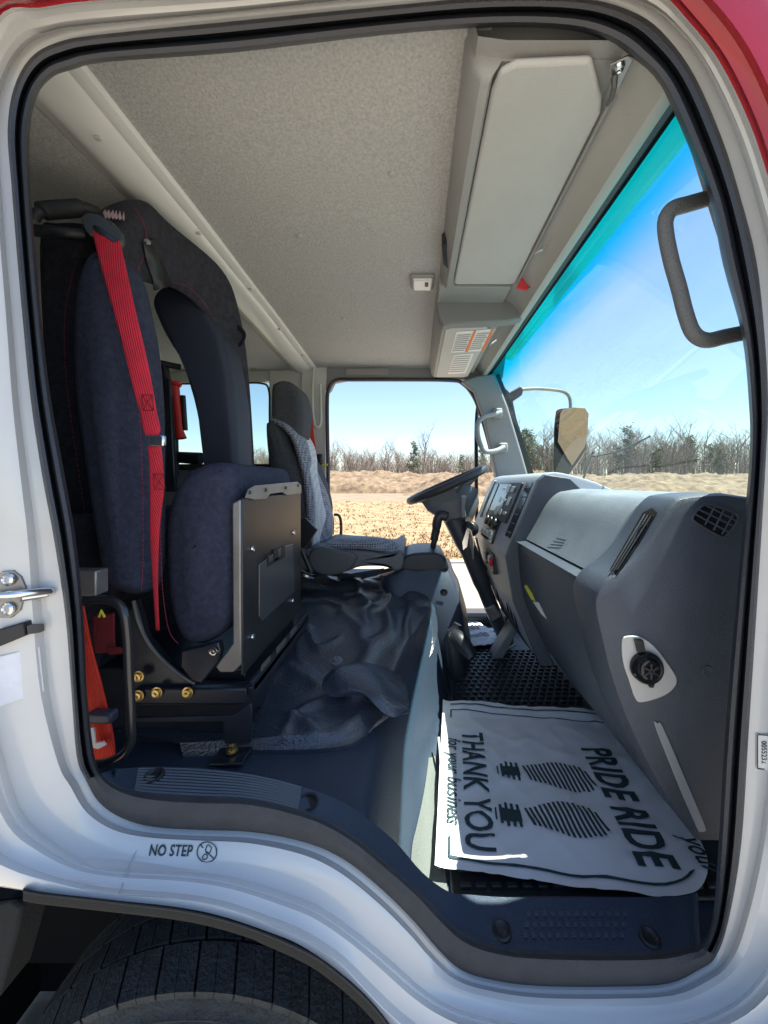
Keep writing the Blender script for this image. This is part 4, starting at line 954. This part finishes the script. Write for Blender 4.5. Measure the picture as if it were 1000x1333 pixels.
# inner wall of the far bolster facing the opening
pad([(205,374),(225,369),(250,382),(275,414),(292,455),(303,520),(308,600),(309,700),(280,730),(266,690),(264,640),(262,597),(255,546),(245,505),(232,466),(218,444),(205,418),(196,392)], 1.10, .12, .02, wob=.002).build('far_bolster', satin, ps)
seat_t = bvh(ps.children[0])
dashes(seat_t, [(100,340),(86,400),(85,470),(95,560),(110,660),(125,745)], n=70, Yd=.785).build('stitching', thread, ps)
dashes(seat_t, [(164,352),(172,440),(182,540),(186,640),(186,740),(184,770)], n=80, Yd=.785).build('stitching', thread, ps)
dashes(seat_t, [(158,352),(164,440),(173,540),(177,640),(178,740),(176,770)], n=80, Yd=.785).build('stitching', thread, ps)
hoodt = bvh(ho)
dashes(hoodt, [(178,352),(190,320),(186,290),(176,272)], n=26, Yd=.85, off=.002).build('stitching', thread, ps)
dashes(hoodt, [(208,367),(240,371),(272,404),(296,470),(307,560),(310,640)], n=70, Yd=1.12, off=.002).build('stitching', thread, ps)
# strap tab, rivet, emblem flash
MB().loft([[hit(hoodt, x, y, .004, .9) for x, y in r_] for r_ in ([(183,315),(200,310)], [(188,340),(206,334)], [(196,362),(215,356)], [(200,378),(222,370)])]).build('strap_tab', black, ps, solid=.003)
MB().lathe(hit(hoodt, 189, 315, .005, .88), (.5, -1, .1), [(.007, 0), (.006, .003), (0, .004)], 14).build('rivet', steelg, ps)
emb = MB()
for k in range(6): emb.add([hit(hoodt, 140+k*4, 284+k*1.2, .012, .8), hit(hoodt, 143+k*4, 280+k*.4, .012, .8), hit(hoodt, 146+k*3.4, 290+k*.5, .012, .8), hit(hoodt, 143+k*3.6, 293+k*.3, .012, .8)], [(0, 1, 2, 3)])
emb.build('patch_emblem', mat('emblem', (.45, .30, .34), .6), ps, smooth=False)
MB().tube(pxpath([(290,400,1.24),(298,418,1.22),(312,428,1.2),(318,436,1.2),(314,447,1.2),(302,452,1.22)], 5), .008, 6, flat=.35).build('hood_strap', black, ps)
# top roller bar and side bar
MB().tube(pxpath([(44,285,.79),(50,277,.79),(62,274,.80),(90,272,.81),(110,271,.82),(128,277,.84)], 4), [.010]*6+[.017]*10+[.012]*5, 12).build('headrest_bar', mat('bar_foam', (.02, .022, .026), .6, bump=.4, bscale=200), ps)
MB().tube(pxpath([(44,300,.80),(80,303,.80),(110,306,.82)], 4), .012, 10).build('cross_bar', black, ps)
# folded-up cushion
cu = pad([(206,690),(213,650),(230,618),(256,604),(284,601),(298,612),(302,650),(302,720),(300,790),(294,818),(274,838),(250,846),(228,836),(215,805),(208,760)], .84, .44, .045, wob=.003, seed=5, bulge=.014).build('seat_cushion', seatm, ps)
ct = bvh(cu)
dashes(ct, [(209,650),(209,700),(212,770),(220,820),(232,838)], n=50, Yd=.8).build('stitching', thread, ps)
mb = MB()
mb.prism([P(x, y, .842) for x, y in [(302,655),(313,650),(314,866),(304,876),(286,876),(280,868),(303,838)]], (0, .44, 0))
mb.build('cushion_pan', steelg, ps, bevel=.003)
pl = MB().prism([Vector((-.384, .846, 1.565)), Vector((-.384, 1.275, 1.565)), Vector((-.384, 1.275, 1.175)), Vector((-.384, .846, 1.175))], (.006, 0, 0)).build('cushion_back_plate', platem, ps, bevel=.002)
XP = -.3775
def yz(px, py, X=XP): return PX(px, py, X)
mb = MB(); mb.prism([yz(*q) for q in [(318,648),(322,637),(330,632),(386,627),(391,632),(391,642),(372,645),(366,641),(350,643),(345,650),(330,651)]], (.004, 0, 0)); mb.build('cushion_flange', steelg, ps, bevel=.0015)
mb = MB()
for q in [(325,641),(346,638),(372,635),(388,632)]: mb.lathe(yz(*q, XP+.004), (1, 0, 0), [(.005, 0), (.004, .003), (0, .003)], 10)
mb.build('flange_screw', black, ps)
rec = MB().prism([yz(*q, XP) for q in [(336,735),(366,712),(380,708),(382,770),(340,808),(336,802)]], (.004, 0, 0)).build('plate_recess', mat('recess_steel', (.16, .165, .18), .35, metal=.6), ps, bevel=.001)
mb = MB(); mb.prism([yz(*q, XP+.004) for q in [(347,722),(350,720),(350,733),(366,722),(367,712),(371,710),(371,725),(348,738)]], (.001, 0, 0)); mb.prism([yz(*q, XP+.004) for q in [(356,716),(362,714),(362,728),(356,731)]], (.001, 0, 0)); mb.build('plate_slot', black, ps)
for q in [(329,714),(382,693),(329,829),(381,782)]:
    MB().lathe(yz(*q, XP+.001), (1, 0, 0), [(.0075, 0), (.0065, .004), (.003, .004), (0, .002)], 14).build('plate_screw', chrome, ps)
# pedestal
MB().prism([P(x, y, .835) for x, y in [(236,848),(262,842),(284,836),(287,848),(284,862),(262,890),(250,887),(235,868)]], (0, .02, 0)).build('hinge_plate', steel, ps, bevel=.003)
MB().lathe(P(279, 847, .833), (0, -1, 0), [(.010, 0), (.009, .005), (.004, .006), (0, .005)], 16).build('hinge_bolt', chrome, ps)
MB().prism([P(x, y, .87) for x, y in [(165,800),(176,782),(190,830),(215,862),(252,890),(318,892),(320,912),(316,918),(175,920),(165,900)]], (0, .02, 0)).build('pedestal_side', steel, ps, bevel=.003)
MB().tube(pxpath([(174,782,.865),(180,808,.865),(194,838,.865),(215,862,.865),(240,882,.865),(254,890,.865)], 5), .004, 8).build('pedestal_edge', steelg, ps)
mb = MB(); mb.box((P(180,905,.86)+P(320,905,.86))/2+Vector((0, .012, 0)), (.25, .035, .036)); mb.build('pedestal_rail', steel, ps, bevel=.004)
mb = MB(); mb.prism([P(318,900,.86), P(330,890,.90), P(331,905,.90), P(320,918,.86)], (.012, .40, 0)); mb.build('slide_rail', steel, ps, bevel=.003)
for k in range(2):
    MB().prism([PX(*q, -.368) for q in [(322+k*2,895-k*8),(398,802-k*6),(398,812-k*6),(324+k*2,908-k*8)]], (.010, 0, 0)).build('slide_rail', steel, ps, bevel=.002)
mb = MB()
for (a, b) in ((340, 352), (360, 372), (378, 386)):
    s_ = lambda x: 880-(x-330)*1.16
    MB().prism([PX(a, s_(a)-2, -.356), PX(b, s_(b)-2, -.356), PX(b, s_(b)+6, -.356), PX(a, s_(a)+6, -.356)], (.001, 0, 0)).build('rail_slot', steelg, ps)
for q in [(181,880),(181,905),(205,901),(245,901)]:
    MB().lathe(P(*q, .852), (0, -1, 0), [(.0125, 0), (.0125, .003), (.009, .0035), (.009, .009), (.005, .010), (0, .008)], 6 if False else 14).build('pedestal_bolt', gold, ps)
mb = MB(); mb.prism([P(x, y, .84) for x, y in [(176,934),(300,932),(312,926),(326,916),(328,922),(326,968),(292,969),(290,940),(176,941)]], (0, .006, 0)); mb.build('floor_bracket', steel, ps, bevel=.002)
mb = MB(); mb.box((P(300, 975, .845)), (.075, .075, .004)); 
MB().box((PZ(303, 983, .995)+Vector((0, 0, .002))), (.072, .065, .006)).build('bracket_foot', steel, ps, bevel=.002)
MB().lathe(PZ(302, 980, 1.0)+Vector((0, 0, .004)), (0, 0, 1), [(.013, 0), (.013, .003), (.009, .004), (.009, .012), (.006, .013), (.005, .018), (0, .018)], 14).build('floor_bolt', gold, ps)
# dark box of the pedestal behind, and rear storage
MB().box((-.62, 1.09, 1.06), (.44, .36, .20)).build('pedestal_box', steel, ps, bevel=.004)
MB().box((-.80, 1.05, 1.25), (.10, .5, .55)).build('seat_back_frame', seatd, ps, bevel=.01)
MB().tube(pxpath([(98,784,.665),(125,781,.66),(148,783,.655),(161,797,.65),(166,830,.65),(168,880,.65),(171,940,.65),(170,968,.65),(160,983,.65),(140,992,.655),(118,996,.665)], 6), .0075, 12).build('grab_hoop', mat('hoop_steel', (.05, .05, .055), .22, metal=.5, spec=.7), ps)
MB().box(P(112, 757, .70), (.06, .03, .045)).build('track_end', steelg, ps, bevel=.003)
# passenger belt
pb = tag(empty('passenger_seat_belt', (0, 0, 0), T), 'bright red seat belt hanging over the high-backed seat')
def ribbon(pts, name, m, parent, thick=.0018):
    """pts: (left px, left py, right px, right py, Y)"""
    L = cr([P(a, b, Y) for a, b, c_, d, Y in pts], 5); Rr = cr([P(c_, d, Y) for a, b, c_, d, Y in pts], 5)
    return MB().loft([[a.lerp(b, t)+Vector((0, -.0012*math.sin(math.pi*t), 0)) for t in (0, .1, .12, .3, .5, .7, .88, .9, 1)] for a, b in zip(L, Rr)]).build(name, m, parent, solid=thick)
ribbon([(120,300,156,312,.775),(133,350,165,352,.755),(150,410,178,410,.74),(163,460,190,460,.735),(175,510,200,510,.735),(183,535,204,535,.735),(188,560,209,558,.735),(192,567,206,568,.738)], 'belt_webbing', belt, pb)
ribbon([(193,580,210,580,.74),(195,600,212,600,.74),(196,640,214,635,.75),(196,690,208,690,.77),(200,760,206,760,.785),(204,820,208,820,.80)], 'belt_webbing', belt, pb)
MB().prism([P(x, y, .772) for x, y in [(104,282),(112,276),(125,277),(145,288),(157,302),(159,314),(155,321),(150,318),(134,306),(122,300),(118,308),(110,300)]], (0, .012, 0)).build('belt_guide', mat('guide_plastic', (.04, .05, .055), .35), pb, bevel=.004, seg=3)
MB().prism([P(x, y, .768) for x, y in [(119,294),(124,292),(152,311),(151,316),(146,314),(124,300)]], (0, .005, 0)).build('guide_slot', gloss, pb, bevel=.001)
MB().box(P(205, 574, .732), (.030, .010, .022)).build('belt_buckle', chrome, pb, bevel=.003)
mb = MB()
for q in ((184, 514), (199, 617)):
    mb = MB()
    x, y = q
    for a, b in (((0, 0), (14, 0)), ((14, 0), (16, 20)), ((16, 20), (2, 20)), ((2, 20), (0, 0)), ((0, 0), (16, 20)), ((14, 0), (2, 20))):
        mb.tube([P(x+a[0], y+a[1], .731 if y < 600 else .736), P(x+b[0], y+b[1], .731 if y < 600 else .736)], .0007, 4)
    mb.build('belt_stitch', beltd, pb)
ribbon([(104,790,110,788,.70),(108,840,120,840,.70),(112,890,132,885,.70),(116,935,143,930,.70),(120,970,150,968,.70),(124,998,150,990,.70)], 'lap_webbing', orange, pb)
ribbon([(121,800,150,798,.76),(122,830,150,828,.76),(125,850,152,848,.76)], 'release_strap', beltd, pb)
ribbon([(140,842,158,842,.75),(143,852,162,850,.75)], 'release_strap', beltd, pb)
mb = MB(); 
for k in range(2):
    vs_, fs_ = text_mesh('OPEN', .02, 0, wsc=.8); a = R(100)
MB().tube([P(129, 803, .74), P(132, 795, .735), P(136, 803, .74)], .0025, 6).build('yellow_cord', yellow, pb)
MB().box(P(134, 932, .69), (.045, .02, .020)).build('lap_buckle', mat('buckle_grey', (.05, .055, .09), .4), pb, bevel=.005)
MB().prism([P(x, y, .685) for x, y in [(116,947),(122,948),(124,968),(134,966),(138,970),(128,975),(117,973)]], (0, .003, 0)).build('care_label', labelm, pb)

# --- driver seat -------------------------------------------------------------------------
dr = tag(empty('driver_seat', (0, 0, 0), T), 'grey patterned driver seat with a separate headrest')
Yd = 1.64
pad([(352,505),(357,497),(368,494),(380,498),(390,510),(394,530),(393,555),(388,574),(380,575),(372,560),(360,552),(352,548)], Yd+.02, .17, .03, wob=.001).build('headrest', clothg, dr)
pad([(342,556),(347,547),(358,546),(366,555),(374,574),(382,592),(392,612),(401,640),(406,670),(402,700),(396,716),(390,716),(390,690),(380,660),(360,640),(348,610)], Yd, .46, .05, wob=.002).build('backrest', clothg, dr)
# patterned front of the backrest (wraps the side facing forward)
bf = patch([[P(*q) for q in r_] for r_ in (
  [(352,543,1.66),(370,552,1.63),(384,570,1.63),(393,600,1.63),(401,630,1.63),(404,670,1.63),(402,705,1.64)],
  [(362,543,1.75),(380,552,1.72),(392,565,1.70),(402,590,1.69),(410,640,1.69),(414,680,1.69),(412,708,1.70)],
  [(374,550,1.92),(390,556,1.90),(402,572,1.87),(412,610,1.85),(422,640,1.84),(430,680,1.83),(426,705,1.84)],
  [(384,560,2.10),(396,562,2.10),(404,580,2.10),(413,610,2.08),(430,650,2.06),(434,690,2.05),(428,712,2.06)])], 5, 5)
MB().loft(bf).build('backrest_front', cloth, dr, solid=.02)
ins = patch([[P(*q) for q in r_] for r_ in (
  [(386,562,1.72),(394,590,1.68),(404,630,1.665),(408,670,1.665),(404,712,1.67)],
  [(392,562,1.80),(402,588,1.76),(411,625,1.74),(417,670,1.73),(413,706,1.74)],
  [(397,565,1.88),(408,588,1.83),(411,630,1.80),(421,670,1.78),(418,700,1.79)])], 5, 5)
for r_ in ins:
    for p in r_: p.x += .014; p.y -= .004
MB().loft(ins).build('backrest_insert', clothl, dr, solid=.012)
cs_ = [[(405,716,1.62),(430,709,1.62),(470,706,1.62),(505,712,1.63),(522,722,1.65),(526,728,1.66)],
       [(412,708,1.70),(440,702,1.70),(480,701,1.70),(510,706,1.71),(525,715,1.73),(530,722,1.74)],
       [(425,706,1.9),(450,701,1.9),(480,700,1.9),(505,702,1.9),(518,708,1.9),(522,714,1.9)],
       [(430,706,2.08),(452,702,2.08),(480,702,2.08),(500,704,2.08),(512,709,2.08),(516,714,2.08)]]
MB().loft(patch([[P(*q) for q in r_] for r_ in cs_], 5, 5)).build('seat_cushion', cloth, dr, solid=.03)
pad([(402,720),(412,714),(440,716),(475,718),(505,722),(520,716),(526,724),(524,740),(514,744),(500,738),(470,738),(452,744),(430,748),(414,744),(404,734)], 1.60, .45, .012).build('cushion_side', mat('seat_side_plastic', (.12, .125, .14), .5, bump=.3, bscale=400), dr)
pad([(402,722),(415,712),(440,716),(464,724),(456,740),(440,748),(418,748),(405,738)], 1.575, .03, .008).build('recliner_cover', mat('recliner', (.085, .09, .10), .5), dr)
mb = MB()
for q in (((400,745),(470,750)), ((440,752),(500,742)), ((470,752),(520,738)), ((392,742),(412,752))): mb.tube([P(*q[0], 1.66), P(*q[1], 1.66)], .008, 8)
mb.build('seat_slide', steel, dr)
MB().box((P(450, 760, 1.85)), (.48, .42, .05)).build('seat_riser', black, dr)
MB().tube(pxpath([(435,670,2.12),(441,671,2.12),(444,680,2.12),(444,700,2.12)]), .008, 8).build('armrest_bar', mat('brown_bar', (.10, .05, .035), .4), dr)
MB().prism([P(x, y, 1.55) for x, y in [(390,676),(397,674),(413,690),(396,714),(388,712)]], (0, .02, 0)).build('buckle_pocket', black, dr, bevel=.003)
MB().tube(pxpath([(392,712,1.58),(398,726,1.58),(406,745,1.58)], 4), .012, 8).build('buckle_stalk', black, dr)
MB().tube(pxpath([(388,742,1.6),(396,748,1.58),(408,752,1.6)], 4), .012, 8).build('seat_lever', chrome, dr)

# --- rear: things seen through the opening ------------------------------------------------
br = empty('equipment_bracket', (0, 0, 0), T)
MB().prism([P(x, y, 1.45) for x, y in [(196,470),(205,468),(212,474),(224,540),(226,620),(198,622)]], (0, .04, 0)).build('bracket_upright', black, br, bevel=.004)
MB().prism([P(x, y, 1.42) for x, y in [(216,490),(220,492),(226,600),(228,640),(210,640),(214,560)]], (0, .02, 0)).build('bracket_plate', steel, br, bevel=.003)
MB().tube([P(226, 595, 1.5), P(262, 597, 1.5)], [.022, .024], 14).build('bracket_roll', black, br)
MB().tube([P(205, 472, 1.45), P(235, 478, 1.5)], .012, 8).build('bracket_arm', black, br)
hl = empty('hand_lamp', (0, 0, 0)); 
tag(hl, 'red hand lamp held in a black bracket behind the high-backed seat', 'hand lamp')
MB().tube([P(226, 502, 1.46), P(229, 520, 1.46), P(233, 560, 1.46), P(235, 571, 1.46)], [.020, .016, .015, .022], 14).build('lamp_body', mat('lamp_red', (.75, .04, .03), .35), hl)
MB().lathe(P(227, 502, 1.46), (0, 0, 1), [(.021, -.004), (.026, .004), (.024, .014), (0, .014)], 18).build('lamp_head', mat('lamp_red', (.75, .04, .03), .35), hl)
MB().tube([P(238, 515, 1.47), P(241, 560, 1.47)], .010, 10).build('lamp_grip', black, hl)

# --- driver-side mirror --------------------------------------------------------------------
mr_ = empty('door_mirror', (0, 0, 0), T)
MB().prism([P(x, y, 2.35) for x, y in [(648,502),(656,502),(664,510),(678,502),(682,507),(680,514),(668,522),(676,560),(692,640),(686,640),(664,560),(655,525)]], (0, .06, 0)).build('mirror_bracket', mat('mirror_bracket', (.05, .055, .065), .35), mr_, bevel=.006)
MB().tube(pxpath([(678,507,2.38),(700,506,2.43),(724,508,2.48),(736,511,2.5),(742,519,2.5),(743,536,2.5)], 5), .011, 12).build('mirror_arm', mat('arm_grey', (.25, .24, .22), .35), mr_)
hdp = [(723,540),(726,533),(740,531),(758,532),(763,540),(763,570),(762,586),(745,612),(735,622),(724,622),(721,600),(721,560)]
c = sum((P(x, y, 2.5) for x, y in hdp), Vector())/len(hdp)
MB().prism(cr([P(x, y, 2.5) for x, y in hdp], 3, True), (.03, .06, 0)).build('mirror_head', gloss, mr_, bevel=.008, seg=3)
mg = [(725,541),(728,535),(740,533),(756,534),(761,541),(761,568),(759,582),(744,606),(738,598),(724,576)]
# the glass is turned to look back along the driver's side and slightly down
def mpt(x, y): p = P(x, y, 2.493); return p
mgo = MB().prism([mpt(x, y) for x, y in mg], (0, .003, 0)).build('mirror_glass', mat('mirror_glass', (.26, .215, .17), .03, metal=1), mr_, smooth=False)  # brown tone of the reflected field is put into the glass tint
# the glass looks a little downwards, so it shows the field
for v in mgo.data.vertices: v.co.y += -.038-.15*(v.co.z-c.z)
# wiper
wtr = bvh(windscreen); WP = lambda x, y, o: hit(wtr, x, y, -o)
wp = empty('wiper', (0, 0, 0), T)
MB().tube([WP(752, 632, .02), WP(766, 592, .02)], .005, 6).build('wiper_arm', gloss, wp)
MB().tube(cr([WP(766, 597, .015), WP(800, 590, .013), WP(840, 571, .015)], 4), .003, 6).build('wiper_blade', gloss, wp)

# ================================================================== LOOSE MATS
def mat_ribbed():
    m = tag(empty('rubber_floor_mat', (0.3, 1.35, .80)), 'black ribbed rubber mat on the cab floor beyond the white paper mat', 'floor mat')
    b = MB().prism([Vector(v) for v in ((-.23, -.62, .002), (.32, -.62, .002), (.32, .58, .002), (-.02, .58, .002), (-.10, .45, .002), (-.16, .05, .002), (-.22, -.1, .002))], (0, 0, .008)); b.build('mat_sheet', mat('mat_rubber', (.016, .018, .022), .45, bump=.3, bscale=300), m, bevel=.004)
    mb = MB()
    for k in range(7): mb.tube([Vector((-.14, -.02-k*.018, .012)), Vector((.30, -.02-k*.018, .012))], .0045, 6)
    for r_ in range(15):
        for c_ in range(16):
            x, y = -.13+c_*.028+(r_ % 2)*.014, .03+r_*.030
            if x < -.13+max(0, y-.35)*.6: continue
            mb.box((x, y, .013), (.018, .010, .006)); 
    for r_ in range(8):
        for c_ in range(17): mb.box((-.20+c_*.03, -.6+r_*.03, .013), (.02, .010, .006))
    mb.build('tread_pattern', mat('mat_tread', (.03, .034, .04), .4), m, bevel=.0015)
    return m
mat_ribbed()
def papermat(name, label, A, Bv, C, D, text=True, seed=0):
    """A back-left, B back-right, C front-right, D front-left (world floor points)"""
    A, Bv, C, D = [Vector(v) for v in (A, Bv, C, D)]
    def S(u, v, off=0):   # u 0..1 across (+X), v 0..1 from the back edge to the front edge
        p = A.lerp(Bv, u).lerp(D.lerp(C, u), v)
        z = .006*noise.noise(Vector((u*3+seed, v*3, 0)))+.004*noise.noise(Vector((u*9, v*8+seed, 1)))+.005*abs(noise.noise(Vector((u*2+v*5, v*1.5, seed))))
        z += .012*ss(.12, 0, v) if text else 0
        z += .0035*(1-abs(noise.noise(Vector((u*4+v*7, v*2-u*1.2, seed+7)))))**8+.003*(1-abs(noise.noise(Vector((u*6-v*3, v*4, seed+2)))))**9
        return p+Vector((0, 0, z+off))
    n = 60
    def corner(u, v):    # rounded front-right and slightly bowed edges
        if u > .74 and v > .74:
            du, dv = (u-.74)/.26, (v-.74)/.26
            k = max(du, dv)/max(1e-6, math.hypot(du, dv)); u = .74+.26*du*k; v = .74+.26*dv*k
        return u, v
    po_ = MB().loft([[S(*corner(i/n, j_/n)) for i in range(n+1)] for j_ in range(n+1)]).build(name, paper, None)
    po_.data.update()
    pr = MB(); L_ = 0.003
    W_, H_ = (Bv-A).length, (D-A).length
    def word(body, u, v, h, wsc, bold=.03, shear=0):
        vs_, fs_ = text_mesh(body, bold, shear, wsc=wsc)
        pr.add([S(u+q.y*h/W_, v+q.x*h/H_, L_) for q in vs_], fs_)
    def line(u0, v0, u1, v1, wd):
        k = 24; d = Vector((u1-u0, v1-v0)); n_ = Vector((-d.y, d.x)).normalized()*wd/2
        pr.loft([[S(*corner(min(1,u0+d.x*t/k+n_.x*s), min(1,v0+d.y*t/k+n_.y*s)), L_) for s in (-1, 1)] for t in range(k+1)])
    if text:
        word('THANK YOU', .160, .59, .088, .72, .018)
        word('for your business', .066, .57, .050, .82, .008, .25)
        word('PRIDE RIDE', .780, .605, .108, .60, .03)
        word('your', .965, .84, .062, .7, .012, .2)
        line(.045, .035, .98, .035, .008); line(.05, .075, .98, .095, .006)
        line(.05, .075, .05, .14, .008); line(.05, .88, .05, .965, .008)
        line(.05, .965, .97, .965, .010); 
        for vc, flip, us in ((.51, 1, 0), (.755, -1, -.035)):
            # sole: a row of bars clipped to a shoe outline; heel: a toothed block
            def halfw(t): return .042+.040*math.sin(math.pi*min(1, t*1.05)**1.4) if t < .8 else .074*math.sqrt(max(.08, 1-((t-.8)/.2)**2))
            for k in range(15):
                t = (k+.5)/15; u = .40+us+.30*t; hw = halfw(t); sl = .012
                pr.loft([[S(u+sl*s-.006, vc+hw*s+.01*t*flip, L_) , S(u+sl*s+.005, vc+hw*s+.01*t*flip, L_)] for s in (-1, -.5, 0, .5, 1)])
            pr.loft([[S(u, vc-.030, L_), S(u, vc+.030, L_)] for u in (.295+us, .32+us, .345+us, .375+us)])
            for k in range(4):
                u = .288+us+k*.024; hw = (.042, .055, .058, .058)[k]
                pr.loft([[S(u, vc+s*hw, L_*1.2), S(u+.012, vc+s*hw, L_*1.2)] for s in (-1, 0, 1)])
            pr.loft([[S(.270+us, vc+s*.022, L_), S(.277+us, vc+s*.030, L_)] for s in (-1, 0, 1)])
    else:
        for vc in (.3, .62):
            for k in range(9):
                u = .25+.06*k; pr.loft([[S(u-.014, vc+s*.09, L_), S(u+.014, vc+s*.09, L_)] for s in (-1, 0, 1)])
    pr.build('printed_pattern' if not text else 'printed_lettering', ink, po_, smooth=False)
    tag(po_, label, 'paper mat'); return po_
papermat('paper_floor_mat', 'white paper floor mat printed THANK YOU with two shoe prints, on the near cab floor',
         (.098, 1.335, .828), (.655, 1.275, .826), (.605, .698, .826), (.040, .768, .826))
papermat('paper_floor_mat', 'small folded white paper mat with footprint bars on the floor below the steering column',
         (.21, 2.12, .815), (.34, 2.16, .82), (.46, 1.86, .83), (.245, 1.80, .82), text=False, seed=4)
for o in list(bpy.data.objects):
    if o.type == 'MESH' and len(o.data.polygons) == 0: print('EMPTY MESH', o.name)
